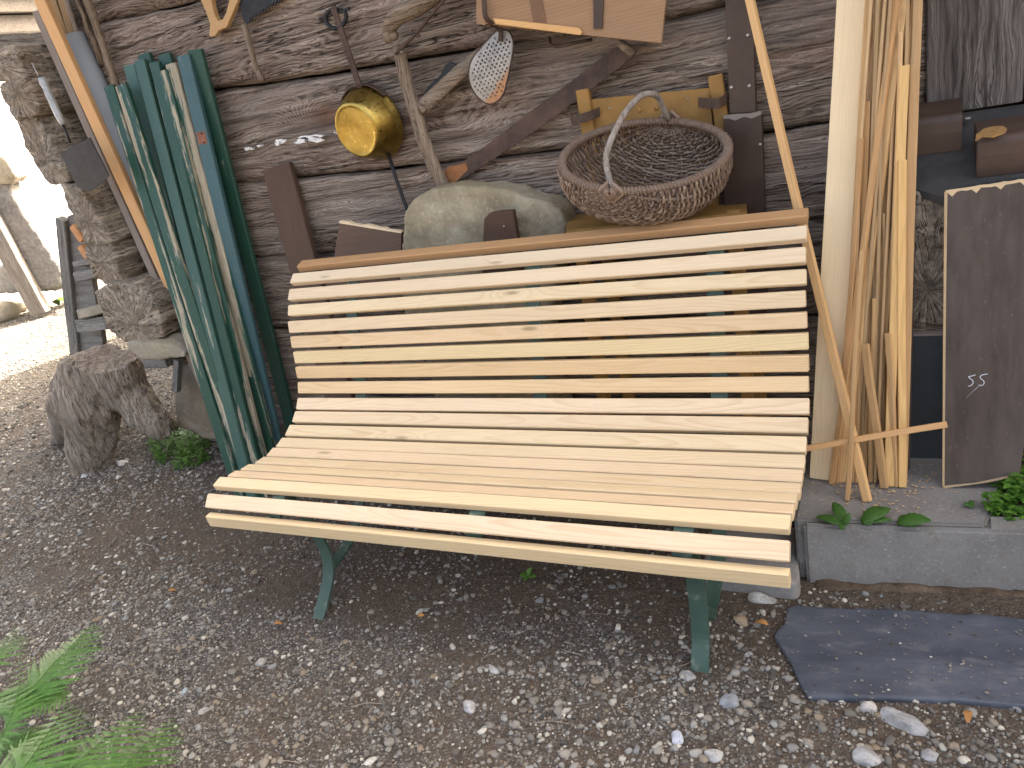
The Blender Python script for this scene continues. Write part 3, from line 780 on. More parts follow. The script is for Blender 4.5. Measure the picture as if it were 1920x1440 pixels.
blob('log_end', V, F, .008, MT['end'], barn, ((.008, (11, 4, 11)), (.006, (40, 8, 40)), (.003, (100, 20, 100))), 2)
# white paint left on the logs
for k, (x, y, w, h, n) in enumerate(((466, 279, 9, 5, 6), (484, 274, 8, 3, 4), (524, 267, 12, 7, 9), (579, 261, 29, 9, 16), (628, 250, 4, 4, 3))):
    geos = []
    for j in range(n):
        cx = x + rng.uniform(-.6, .6) * w; cy = y + rng.uniform(-.5, .5) * h - (cx - x) * .08
        m = 9; ang = np.linspace(0, 2 * math.pi, m, endpoint=False); rr = rng.uniform(.5, 1.05, m)
        pl = [at(cx + math.cos(a) * q * w * .42, cy + math.sin(a) * q * h * .42, .969 - .002 * (j % 5) * .4) for a, q in zip(ang, rr)]
        geos.append(prism_geo(pl, (0, .012, 0)))
    V, F = merge(*geos); obj('paint_flake', V, F, MT['white'], LOGS[2])

# foundation stones at the corner
fr = [at(x, y, .70) for x, y in ((232, 641), (300, 643), (330, 650), (346, 661), (345, 672), (300, 674), (266, 676), (248, 660))]
V, F = prism_geo(fr, (0, .34, 0)); tag(blob('foundation_stone', V, F, .009, MT['flat'], None, ((.01, (9, 9, 9)), (.004, (45, 45, 45))), 2), 'flat greenish-brown foundation stone under the lowest log end', 'stone')
fr = [at(x, y, .93) for x, y in ((335, 690), (372, 672), (430, 690), (450, 760), (440, 830), (380, 822), (332, 800), (326, 740))]
V, F = prism_geo(fr, (0, .3, 0)); tag(blob('foundation_stone', V, F, .011, MT['boulder'], None, ((.018, (7, 7, 7)), (.006, (40, 40, 40))), 3), 'rounded brown boulder at the wall foot behind the driftwood stump', 'boulder')
a = at(268, 682, .86); b = at(310, 680, .86); board('wedge_block', a, b, .05, .2, MT['rackgrey'], (0, -1, 0), None, .003, 1)
tag(bpy.data.objects['wedge_block'], 'short grey wooden block wedged under the flat foundation stone', 'wood block')
a = at(330, 676, .84); b = at(326, 735, .84); o = board('prop_stick', a, b, .03, .03, MT['rackgrey'], (0, -1, 0)); tag(o, 'short upright grey prop between flat stone and brown boulder', 'prop')
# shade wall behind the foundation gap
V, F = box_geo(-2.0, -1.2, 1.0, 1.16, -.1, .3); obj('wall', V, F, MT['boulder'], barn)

# ------------------------------------------------------------------ driftwood stump
def sp(x, y, Y): return at(x, y, Y)
parts = []
def limb(pts, rs, sides=14, flat=None):
    parts.append(tube_geo(pts, rs, sides, flat, True, (0, 1, 0)))
limb(curve([sp(180, 668, .84), sp(170, 735, .82), sp(168, 800, .78), sp(172, 858, .76), sp(178, 905, .75)], 10), [.135, .15, .155, .152, .142, .13, .122, .115, .105, .10, .11])
limb(curve([sp(212, 676, .86), sp(240, 730, .88), sp(285, 775, .92), sp(335, 800, .98)], 10), [.12, .13, .125, .115, .105, .095, .085, .07, .055, .04, .02])
limb(curve([sp(225, 700, .9), sp(265, 760, .86), sp(295, 800, .84), sp(312, 822, .84)], 8), [.10, .10, .095, .09, .08, .07, .06, .045, .03])
limb(curve([sp(150, 690, .95), sp(140, 760, 1.02), sp(130, 840, 1.1)], 6), [.10, .11, .12, .12, .11, .10, .09])
V, F = merge(*parts)
co, no, fs, ed = remesh(V, F, .009)
ztop = sp(190, 664, .84).z
co[:, 2] = np.where(co[:, 2] > ztop, ztop + (co[:, 2] - ztop) * .12, co[:, 2])
co = relax(co, ed, 4)
d = .030 * fbm(co * 5, 3) + .020 * fbm(co * np.array([22, 22, 5]) + 4, 3) + .009 * fbm(co * np.array([60, 60, 11]), 3)
co = co + no * d[:, None]
o = obj('tree_stump', co, fs, MT['stump'], None, True); tag(o, 'grey-brown weathered tree stump with spread roots at the wall corner', 'stump')

# ------------------------------------------------------------------ things beyond the corner, in the sun
hs = thing('neighbour_house', (-9.4, 6, 0), 'sunlit white plastered house beyond the barn corner', 'house')
V, F = box_geo(-12.5, -8.9, -1.5, 12, -.2, 3.1); obj('wall', V, F, MT['plaster'], hs)
for k in range(3):
    V, F = box_geo(-8.9 + .0, -8.55, -1.8, 12.3, 3.02 + .20 * k, 3.20 + .20 * k); V = [(x + .1 * k, y, z) for x, y, z in V]
    obj('eaves_board', V, F, MT['timber'], hs)
rv = [(-8.2, -2, 3.62), (-8.2, 12.5, 3.62), (-12.8, 12.5, 5.6), (-12.8, -2, 5.6)]; rv += [(x, y, z + .15) for x, y, z in rv]
obj('roof', rv, [[3, 2, 1, 0], [4, 5, 6, 7], [0, 1, 5, 4], [1, 2, 6, 5], [2, 3, 7, 6], [3, 0, 4, 7]], MT['roof'], hs)
def onX(x, y, X):
    r = ray(x, y); return Vector(CC + r * ((X - CC[0]) / r[0]))
SHN = Vector((.5, -.866, 0))
def onN(x, y, X):      # upright plane turned a little towards the barn, through the yard at (X, 3.5)
    r = Vector(ray(x, y)); c = Vector(CC); return c + r * ((Vector((X, 3.5, 0)) - c).dot(SHN) / r.dot(SHN))
def rough_post(name, px, X, t, mat, amp, parent=None, voxel=.03):
    V, F = prism_geo([onN(x, y, X) for x, y in px], tuple(-SHN * t)); return blob(name, V, F, voxel, mat, parent, ((amp, (6, 6, 6)), (amp * .6, (22, 22, 22))), 2)
pil = rough_post('roughcast_pillar', [(-45, 330), (12, 340), (45, 400), (112, 500), (118, 540), (30, 545), (20, 520), (-30, 430)], -7.6, .35, MT['roughcast'], .02)
tag(pil, 'grey roughcast masonry pillar in the sun left of the barn', 'pillar')
low = rough_post('garden_wall', [(-10, 500), (130, 470), (145, 530), (100, 548), (-10, 552)], -8.1, .3, MT['roughcast'], .02)
tag(low, 'low roughcast garden wall behind the pillar', 'garden wall')
st = rough_post('wall_stone', [(-30, 292), (4, 288), (22, 310), (31, 335), (20, 346), (-30, 348)], -7.5, .3, MT['flat'], .03); tag(st, 'pale rough stone resting on top of the roughcast pillar', 'stone')
a = onN(-40, 380, -7.3); b = onN(72, 590, -7.3)
o = board('timber_post', a, b, .17, .12, MT['timber'], (.5, -.866, 0), None, .006, 4, .004); tag(o, 'pale weathered timber post standing in the sunlit yard', 'timber post')
for k, (x, y, r) in enumerate(((10, 600, .22), (38, 585, .16), (-8, 575, .2))):
    p = ag(x, y); V0, F0 = ico(3); V = V0 * np.array([r, r * .8, r * .6]) * (1 + .25 * fbm(V0 * 1.6 + k * 5, 3))[:, None] + np.array([p.x, p.y, .05])
    tag(obj('yard_stone', V, F0, MT['flat'], None, True), ['pale boulder in the sunlit yard, nearest the timber post foot', 'smaller pale boulder beside the timber post', 'pale boulder at the very left edge of the yard'][k], 'boulder')
# grey rack with boards and tiles
rk = thing('board_rack', ag(150, 690), 'grey wooden rack with odd boards and tiles beside the log ends', 'rack')
M1 = 1.22
board('post', at(112, 412, M1), at(142, 705, M1), .06, .05, MT['rackgrey'], (.15, -1, 0), rk, .004, 4, .003)
V, F = prism_geo([at(x, y, M1 + .03) for x, y in ((126, 405), (150, 396), (192, 640), (190, 675), (150, 690))], (0, .03, 0)); obj('back_panel', V, F, MT['rackgrey'], rk)
for k, (p1, p2, w, m) in enumerate((((136, 496), (185, 484), .03, 'rackgrey'), ((138, 520), (180, 510), .05, 'rackgrey'), ((145, 590), (200, 575), .05, 'flat'), ((142, 612), (196, 606), .07, 'rackgrey'))):
    board('shelf_board', at(*p1, M1 - .03), at(*p2, M1 - .03), w, .12, MT[m], (0, -1, .2), rk, .004, 2, .002)
for p1, p2 in (((133, 424), (152, 452)), ((148, 462), (166, 490))):
    board('tile', at(*p1, M1 - .01), at(*p2, M1 - .01), .045, .03, MT['orange'], (0, -1, 0), rk, .004)

# ------------------------------------------------------------------ bench
SL = [  # slat outer face edges in the end view (y, z): rear/upper edge, front/lower edge, thickness, tint
 ((.653, .914), (.615, .901), .024, (.66, .46, .30)), ((.592, .887), (.561, .860), .022, (1.0, .96, .90)),
 ((.555, .845), (.529, .811), .022, (.99, .92, .83)), ((.526, .799), (.507, .764), .022, (.98, .92, .76)),
 ((.503, .751), (.494, .710), .022, (.99, .91, .78)), ((.490, .702), (.482, .661), .022, (.95, .81, .63)),
 ((.481, .652), (.474, .609), .022, (.98, .92, .66)), ((.468, .601), (.463, .558), .022, (.93, .77, .54)),
 ((.461, .551), (.446, .512), .022, (.95, .81, .59)), ((.438, .502), (.415, .471), .022, (1.02, .94, .86)),
 ((.410, .466), (.381, .440), .022, (.97, .88, .76)), ((.368, .436), (.334, .416), .022, (1.0, .93, .77)),
 ((.320, .414), (.284, .401), .022, (1.0, .92, .77)), ((.270, .404), (.235, .395), .022, (.98, .88, .75)),
 ((.221, .398), (.181, .399), .022, (.98, .91, .76)), ((.160, .407), (.125, .410), .022, (.97, .90, .73)),
 ((.106, .415), (.073, .417), .022, (.96, .85, .72)), ((.046, .428), (.013, .419), .022, (.99, .93, .74)),
 ((-.016, .407), (-.040, .378), .022, (1.0, .91, .84)), ((-.051, .353), (-.045, .314), .022, (.97, .88, .66))]
bench = thing('garden_bench', (0, .25, 0), 'long garden bench with new pale wooden slats on curved green iron legs', 'bench')
ctr = []
for k, (a, b, t, tint) in enumerate(SL):
    a = Vector((0, *a)); b = Vector((0, *b)); mid = (a + b) / 2; dr = (b - a).normalized()
    nrm = dr.cross(Vector((1, 0, 0)))           # outward: towards the sitter
    if nrm.z < 0 and abs(nrm.z) > .2: nrm = -nrm
    if abs(nrm.z) <= .2 and nrm.y > 0: nrm = -nrm
    if k == 19: nrm = Vector((0, -1, -.1)).normalized()
    w = (b - a).length * .95 - (.0 if k in (0, 19) else .0012)
    if 9 <= k <= 18: w = (b - a).length + (.0035 if k > 10 else .001)
    tint = tuple(c * .72 + d * .28 for c, d in zip(tint, (.98, .95, .90))) if k else tint
    dx = rng.uniform(-.0015, .0015)
    o = board('slat', (-.8 + dx, mid.y, mid.z), (.8 + dx, mid.y, mid.z), w, t, MT['slat'], nrm, bench, 0.0024, 6, .0008, (*tint, 1), k)
    ctr.append(mid - nrm * (t + .0035))
ctr.reverse()
for x in (-.555, .082, .585):
    P = [Vector((x, c.y, c.z)) for c in ctr]
    P = curve(P, 70)
    V, F = ribbon_geo(P, (1, 0, 0), .042, .006); o = obj('strap', V, F, MT['greeniron'], bench); fix_normals(o.data)
    if x == .082: continue
    g0 = float(gz(x)) - .01
    q = [(.03, .405), (.075, .32), (.100, .215), (.112, .14), (.098, .075 ), (.055, .025), (-.004, g0)] if x < 0 else [(.02, .395), (.04, .32), (.05, .237), (.048, .157), (.036, .083), (.012, .045), (-.004, g0)]
    dzz = 0 if x < 0 else 0
    V, F = ribbon_geo(curve([(x, y, z) for y, z in q], 30), (1, 0, 0), .04, .008); o = obj('leg', V, F, MT['greeniron'], bench); fix_normals(o.data)
    q = [(.104, .085), (.16, .092), (.23, .115), (.30, .17), (.345, .26), (.36, .385)]
    V, F = ribbon_geo(curve([(x, y, z) for y, z in q], 24), (1, 0, 0), .036, .007); o = obj('brace', V, F, MT['greeniron'], bench); fix_normals(o.data)
    q = [(.30, .18), (.38, .10), (.44, .045), (.49, g0)]
    V, F = ribbon_geo(curve([(x, y, z) for y, z in q], 16), (1, 0, 0), .04, .008); o = obj('leg', V, F, MT['greeniron'], bench); fix_normals(o.data)

# ------------------------------------------------------------------ old slats leaning in the left corner
DG, TL, BL = (.019, .068, .045), (.045, .105, .082), (.05, .115, .125)
GRP = 'old painted slats leaning on the log wall'
OLD = [  # top px, bottom px, width, layer, colour, bare share, label
 ((268, 101), (478, 868), .046, 0, DG, .34, 'dark green slat at the back of the leaning stack, ends seen above the teal one'),
 ((305, 101), (505, 852), .046, 0, DG, .30, 'dark green slat at the back of the leaning stack, seen above the cream one'),
 ((240, 122), (441, 884), .046, 1, (.06, .135, .11), .30, 'flat grey-green slat reaching lowest at the left of the leaning stack'),
 ((259, 113), (466, 872), .040, 2, TL, .32, 'shiny wrinkled teal slat with ripples across its upper part'),
 ((288, 116), (489, 864), .036, 2.5, DG, .40, 'dark green slat flecked with bare spots beside the wrinkled teal slat'),
 ((304, 132), (503, 852), .034, 3, DG, .44, 'green slat with long grey peeled streaks in the middle of the stack'),
 ((320, 119), (514, 842), .040, 2, (.035, .095, .07), .52, 'slat worn to cream bare wood along its upper half'),
 ((341, 104), (530, 826), .046, 3, BL, .30, 'blue slat with crackled paint and a red rusty patch'),
 ((363, 93), (552, 796), .050, 2, DG, .33, 'dark green slat rightmost in the leaning stack, tallest of them'),
 ((203, 161), (451, 862), .040, 4.5, DG, .42, 'green peeled slat leftmost in front, touching the grey pipe'),
 ((224, 159), (477, 858), .044, 5, DG, .455, 'front green slat with the longest bare white streak, crossing the stack')]
for k, (tp, bt, w, ly, c, bare, lab) in enumerate(OLD):
    tp3 = at(*tp, .945 - .017 * ly)
    dxy = ((bt[0] - tp[0]) / (bt[1] - tp[1]))
    e = 4 if k == 2 else 58
    best = (0, ag(bt[0] + dxy * e, bt[1] + e))
    ft = best[1] + (best[1] - tp3).normalized() * .015 - Vector((0, .016 * ly, 0))
    o = board('old_slat', tp3, ft, w * 1.22, .021, MT['peel'], (.12, -1, .25), None, .003, 8, .002, (*c, bare), k)
    tag(o, lab, 'old slat', GRP)
    if k == 7:
        pt = tp3.lerp(ft, .167); d = (ft - tp3).normalized()
        q = Vector((.12, -1, .25)).normalized() * .0012
        b2 = board('rust_patch', pt + q - d * .022, pt + q + d * .022, .04, .002, plain('rust_patch', (.22, .10, .065), .8, .2, 0, .5, 90, .2), (.12, -1, .25), o, .0004)
        for s in (-.3, .35):
            pp = pt + q * 1.9 + d * (s * .05) + Vector((.008 + .004 * s, 0, 0)); V0, F0 = ico(1); obj('nail_hole', V0 * .0035 + np.array(pp), F0, MT['blackiron'], o)
# long laths and pipe left of the old slats
ft = ag(372, 656); a = at(60, -26, .84); b = at(386, 690, .83)
o = board('long_lath', a, b, .046, .03, MT['lath'], (.25, -1, .2), None, .003, 8, .002, (1.45, 1.2, 1.0, 1), 3); tag(o, 'orange-yellow planed lath leaning at the far left before the grey pipe', 'lath')
a = at(66, 20, .86); b = at(408, 792, .83)
o = board('long_lath', a, b, .032, .024, MT['graylath'], (.25, -1, .2), None, .003, 8, .003, None, 5); tag(o, 'grey-brown rough lath leaning just left of the orange-yellow lath', 'lath')
a = at(138, 66, .955); b = ag(470, 800, .02); b = Vector((b.x, .80, .03))
b = at(392, 610, .925); dirv = (b - a)
def pipe_geo(a, b, ro, ri, n=28):
    V1, F1 = tube_geo([a, b], [ro, ro], n, None, False); V2, F2 = tube_geo([a, b], [ri, ri], n, None, False)
    V = V1 + V2; m = len(V1); F = F1 + [[i + m for i in reversed(q)] for q in F2]
    for k in range(n):
        k2 = (k + 1) % n; F.append([k, m + k, m + k2, k2]); F.append([n + k, n + k2, m + n + k2, m + n + k])
    return V, F
bb = a + dirv * (max(.01, a.z - .02) / max(.05, a.z - b.z))
V, F = pipe_geo(a, bb, .040, .037); o = obj('pipe', V, F, MT['pipe'], None, True); fix_normals(o.data)
o.data.polygons.foreach_set('use_smooth', np.array([len(p.vertices) == 4 for p in o.data.polygons])); tag(o, 'grey plastic drain pipe leaning behind the green slats', 'pipe')
def stick(name, p1, Y1, p2, Y2, r, mat, label, wob=.006, sd=0):
    a = at(*p1, Y1); b = at(*p2, Y2); n = 14
    pts = [a.lerp(b, k / n) + Vector((vnoise([[k * .7 + sd * 9, 1, 1]])[0], 0, vnoise([[k * .7 + sd * 9, 5, 1]])[0])) * wob for k in range(n + 1)]
    rr = [r * (1 + .18 * vnoise([[k * 1.3 + sd * 3, 3, 3]])[0]) for k in range(n + 1)]
    o = tube(name, pts, rr, MT[mat], None, 9); tag(o, label, 'stick'); return o
stick('stick', (112, -40), .955, (158, 110), .945, .009, 'peeledrod', 'pale thin stick standing in the mouth of the grey pipe', .003, 1)
stick('stick', (150, -40), .95, (225, 178), .935, .016, 'haftz', 'thick mottled branch between grey pipe and green slats', .006, 2)
stick('stick', (130, -40), .975, (192, 120), .975, .011, 'haftz', 'dark thin branch directly behind the mottled branch', .005, 3)
for k, (p1, p2) in enumerate((((84, -40), (126, 80)), ((102, -40), (138, 80)))):
    o = board('dark_lath', at(*p1, .965), at(*p2, .945), .03, .012, MT['lath'], (.2, -1, .1), None, .002, 4, .001, (.75, .68, .6, 1), k)
    tag(o, ['brown lath end in the pipe mouth, next to the orange-yellow lath', 'brown lath end in the pipe mouth, next to the pale thin stick'][k], 'lath')

# tool with clear handle and the black plate hung on the log ends
sc_t = thing('scraper', at(150, 300, .70), 'scraper with ribbed clear handle and black blade hung on the log ends', 'scraper')
a = at(78, 146, .715); b = at(118, 234, .70)
Rr = [.013, .015, .012, .0135, .0135, .0135, .0135, .0135, .0135, .012, .009]
V, F = tube_geo([a.lerp(b, k / 10) for k in range(11)], Rr, 12); o = obj('handle', V, F, MT['chrome'], sc_t, True)
tube('shaft', [b, at(132, 268, .70)], .005, MT['blackiron'], sc_t)
plate('blade', [(113, 287), (168, 258), (204, 330), (182, 350), (168, 359), (146, 352)], .70, .004, MT['blackiron'], sc_t)
tube('nail', [at(60, 118, .73), at(72, 142, .71)], .0018, MT['screw'], sc_t)
# ------------------------------------------------------------------ planks behind the bench
def leanY(px_foot_Y, top_Y, z_foot, z_top):
    return lambda p: onpl(p[0], p[1], Vector((0, px_foot_Y, z_foot)), Vector((0, z_top - z_foot, -(top_Y - px_foot_Y))))
def onpl(x, y, p0, n):
    r = Vector(ray(x, y)); c = Vector(CC); return c + r * ((p0 - c).dot(n) / r.dot(n))
a = at(515, 312, .955); b = at(583, 560, .86); b2 = a + (b - a) * ((a.z - .0) / (a.z - b.z))
o = board('dark_plank', a, b2, .125, .03, MT['brownboard'], (.1, -1, .2), None, .003, 6, .002, (1.05, 1, .95, 1), 2); tag(o, 'dark brown plank leaning on the logs behind the left end of the bench', 'plank')
bb = thing('torn_board', at(700, 470, .86), 'grey-brown board with torn pale top edge, left of the big stone', 'board')
plate('panel', [(636, 418), (752, 437), (752, 540), (618, 540)], .84, .02, MT['brownboard'], bb, .001, (1.5, 1.5, 1.5, 1))
ed = [(636, 414)] + [(636 + 116 * k / 14, 414.5 + 19 * k / 14 + rng.uniform(-1.5, 2.2)) for k in range(1, 14)] + [(752, 434), (752, 437.5), (636, 418.5)]
plate('torn_edge', ed, .839, .02, MT['pale'], bb)
px = [(748, 520), (754, 445), (758, 398), (772, 376), (800, 358), (850, 351), (920, 352), (962, 359), (990, 372), (1028, 379), (1050, 395), (1062, 418), (1063, 440), (1045, 480), (1030, 620), (760, 620)]
fr = [at(x, y, .82) for x, y in px]; V, F = prism_geo(fr, (0, .11, 0))
o = blob('stone_block', V, F, .011, MT['stone'], None, ((.008, (7, 7, 7)), (.004, (30, 30, 30)), (.0015, (90, 90, 90))), 2); tag(o, 'large upright grey-beige stone slab behind the bench under the snath', 'stone')
zb = at(985, 640, .82).z
V, F = box_geo(at(760, 600, .82).x + .05, at(1030, 600, .82).x - .02, .80, .95, -.02, zb + .03); tag(blob('stone_block', V, F, .015, MT['boulder'], None, ((.01, (7, 7, 7)),), 2), 'lower stone standing on the ground behind the bench, carrying the big slab', 'stone')
o = plate('short_board', [(908, 410), (917, 400), (938, 396), (961, 395), (974, 470), (978, 520), (904, 520), (906, 440)], .755, .022, MT['brownboard'], None, .0015, (.95, .85, .8, 1)); tag(o, 'short red-brown board with one screw leaning before the big stone', 'board')
V0, F0 = ico(2); p = at(945, 424, .754); obj('screw', V0 * .0035 + np.array(p), F0, MT['screw'], o)
# boards nailed to the wall
o = plate('wall_board', [(1357, -60), (1409, -60), (1417, 210), (1368, 213)], .945, .03, MT['brown'], None, .0015); tag(o, 'upper dark brown board screwed upright to the logs, right of the basket', 'board')
for q in ((1367, 72), (1402, 66), (1371, 164), (1405, 161)):
    p = at(*q, .943); obj('screw', V0 * np.array([.005, .003, .005]) + np.array(p), F0, MT['screw'], o)
o = plate('wall_board', [(1357, 222), (1428, 213), (1434, 420), (1440, 620), (1352, 620), (1358, 420)], .935, .03, MT['brown'], None, .0015); tag(o, 'lower wider dark brown board with chipped top, behind the bench corner', 'board')
for q in ((1365, 262), (1425, 271), (1368, 388)):
    p = at(*q, .933); obj('screw', V0 * np.array([.005, .003, .005]) + np.array(p), F0, MT['screw'], o)
plate('chipped_edge', [(1357, 223), (1356, 217), (1380, 214), (1404, 213), (1427, 208), (1428, 214), (1410, 222), (1395, 219), (1378, 226), (1366, 222)], .9335, .026, MT['graylath'], o)

# ------------------------------------------------------------------ right side: laths, ledge, board
pl_ledge = (Vector((0, .735, .90)), Vector((0, -.18, .32)))
led = [(1660, 340), (1716, 354), (1774, 371), (1800, 350), (1985, 318), (1985, 182), (1920, 195), (1812, 211), (1650, 238)]
fr = [onpl(x, y, *pl_ledge) for x, y in led]; V, F = prism_geo(fr, (0, 0, -.018))
o = obj('ledge_board', V, F, MT['felt']); fix_normals(o.data); tag(o, 'dark grey sloping ledge board over the right log end', 'ledge')
def round_beam(name, l, r, h, dep, label):
    """dark beam with rounded front top edge; l, r picture points of its front bottom edge on the ledge"""
    a = onpl(*l, *pl_ledge) + Vector((0, 0, .002)); b = onpl(*r, *pl_ledge) + Vector((0, 0, .002))
    y2 = (a.y + b.y) / 2; sl = .18 / .32
    sec = [(0, 0), (-.004, h * .5)]
    for k in range(7):
        t = k / 6 * math.pi / 2; sec.append((.020 - .024 * math.cos(t), h - .022 + .022 * math.sin(t)))
    sec += [(dep * .5, h + .012), (dep, h + .02), (dep, sl * dep + .003)]
    V = []; 
    for p in (a, b):
        for (dy, dz) in sec: V.append((p.x, p.y + dy, p.z + dz))
    n = len(sec); F = [[k, (k + 1) % n, n + (k + 1) % n, n + k] for k in range(n)] + [list(range(n)), list(reversed(range(n, 2 * n)))]
    o = obj(name, V, F, MT['brown']); fix_normals(o.data)
    bm = bmesh.new(); bm.from_mesh(o.data); bmesh.ops.bevel(bm, geom=[e for e in bm.edges if abs(e.verts[0].co.x - e.verts[1].co.x) < 1e-5], offset=.002, segments=2, affect='EDGES'); bm.to_mesh(o.data); bm.free()
    tag(o, label, 'beam'); return o
o1 = round_beam('brown_beam', (1690, 297), (1803, 283), .092, .09, 'left dark brown glossy beam with rounded edge, next to the lath bundle')
o2 = round_beam('brown_beam', (1830, 335), (1975, 318), .094, .09, 'right dark brown glossy beam with a scraped yellow-brown patch')
sc2 = thing
patch = [(1830, 252), (1836, 248), (1845, 241), (1862, 237), (1880, 236), (1888, 241), (1884, 247), (1872, 251), (1862, 255), (1855, 254), (1842, 254), (1834, 259), (1829, 262)]
ptop = onpl(1850, 250, Vector((0, o2.location.y, o2.location.z + .115)), Vector((0, -.12, 1)))
fr = [onpl(x, y, Vector((0, ptop.y, ptop.z)), Vector((0, -.16, 1))) for x, y in patch]
V, F = prism_geo(fr, (0, 0, -.004)); q = obj('scraped_patch', V, F, plain('scraped_wood', (.33, .19, .07), .85, .15, 0, .35, 90, .3), o2)
p = onpl(1812, 222, pl_ledge[0] + Vector((0, 0, .02)), pl_ledge[1]); o = obj('bolt', ico(2)[0] * np.array([.011, .011, .004]) + np.array(p), ico(2)[1], MT['screw'], None, True); tag(o, 'small round metal bolt head on the ledge between the brown beams', 'bolt')

pb = thing('panel_board', az(1840, 905, .205), 'dark brown panel board chalked 55, leaning at the right edge', 'board')
pp = (Vector((0, .555, .202)), Vector((0, -1, .185)))
fr = [onpl(x, y, *pp) for x, y in ((1776, 360), (1994, 324), (1912, 890), (1770, 913))]
nn = Vector((0, 1, -.185)).normalized() * .02
V, F = prism_geo(fr, nn); o = obj('panel', V, F, MT['panelz'], pb); fix_normals(o.data)
def onbd(px, d=.0): return [onpl(x, y, pp[0] + pp[1].normalized() * d, pp[1]) for x, y in px]
e1 = [(1772, 358)] + [(1772 + 150 * k / 16, 357.5 - 22.5 * k / 16 + rng.uniform(-.8, .8)) for k in range(1, 17)] + [(1995, 322), (1995, 327)] + [(1922 - 146 * k / 16, 339.5 + 21.5 * k / 16 + (rng.uniform(0, 2) if k % 5 else 9)) for k in range(0, 17)]
V, F = prism_geo(onbd(e1, .0008), nn * 1.04); obj('torn_edge', V, F, MT['pale'], pb, color=(.8, .74, .66, 1))
V, F = prism_geo(onbd([(1771, 360), (1776.5, 360), (1773, 640), (1771, 912), (1767, 914), (1768.5, 640)], .0006), nn * 1.02); obj('side_edge', V, F, MT['lath'], pb)
V, F = prism_geo(onbd([(1769, 916), (1770, 911), (1830, 905), (1911, 888), (1912, 892), (1850, 905)], .0006), nn * 1.02); obj('torn_edge', V, F, MT['pale'], pb, color=(.6, .55, .5, 1))
for dg in ([(1829, 703), (1818, 706), (1816, 706.5), (1819, 710), (1824, 714), (1824, 719), (1820, 723), (1815, 724)], [(1852, 701), (1842, 703), (1838, 706), (1839, 710), (1844, 714), (1845, 719), (1840, 723), (1835, 722)]):
    pts = curve(onbd(dg, .0012), 26); tube('chalk_figure', pts, .0011, MT['chalk'], pb, 5)
tube('chalk_figure', onbd([(1812, 745), (1838, 721)], .0008), .0004, MT['chalk'], pb, 4)
o = plate('plinth_panel', [(1660, 628), (1768, 624.5), (1830, 622), (1830, 870), (1660, 870)], .705, .02, MT['plinth'], None, .001); tag(o, 'flat blue-grey panel at the wall foot between laths and chalked board', 'panel')
plate('top_trim', [(1660, 628.5), (1768, 625), (1830, 623), (1830, 627), (1768, 629), (1660, 632)], .703, .02, MT['graylath'], o)
o = board('dark_lath', at(1712, 300, .74), az(1700, 880, .205), .016, .014, MT['brownboard'], (0, -1, .1), None, .002, 4); tag(o, 'thin dark brown lath upright behind the right edge of the lath bundle', 'lath')

def lath(tp, bt, w, t, lay, tint, label, mat='lath', top_free=True, seed=0, nrm=None, name='lath', grp='laths stacked upright right of the bench', ztop=None):
    """tp: highest visible picture point (runs on above the frame when y <= 0), bt: foot on the slab"""
    ft = az(*bt, .204); ft.y -= 0
    Yt = (1.0 if name == 'plank' else .96) - lay * .018
    a0 = ft; z_w = 2.1
    # lean so the lath would meet the wall plane at z_w: solve the point along tp's ray on that slope
    sl = (Yt - ft.y) / (z_w - .2)
    p = onpl(tp[0], tp[1], ft, Vector((0, -1, sl)))
    if tp[1] <= 0: p = ft + (p - ft) * ((z_w - .2) / max(.2, p.z - .2)) * random.uniform(.93, 1.0)
    o = board(name, p, ft, w, t, MT[mat], nrm or (random.uniform(-.55, .35), -1, .2), None, .0015, 10, random.uniform(.001, .003), (*tint, 1), seed)
    tag(o, label, 'lath', grp); return o
T = lambda a, b=None, c=None: (a, a if b is None else b, a if c is None else c)
lath((1600, 0), (1546, 900), .074, .026, 2.4, (1.0, .98, .93), 'wide pale plank with an oval knot, leftmost in the lath bundle', 'pale', nrm=(-.08, -1, .2), seed=1, name='plank')
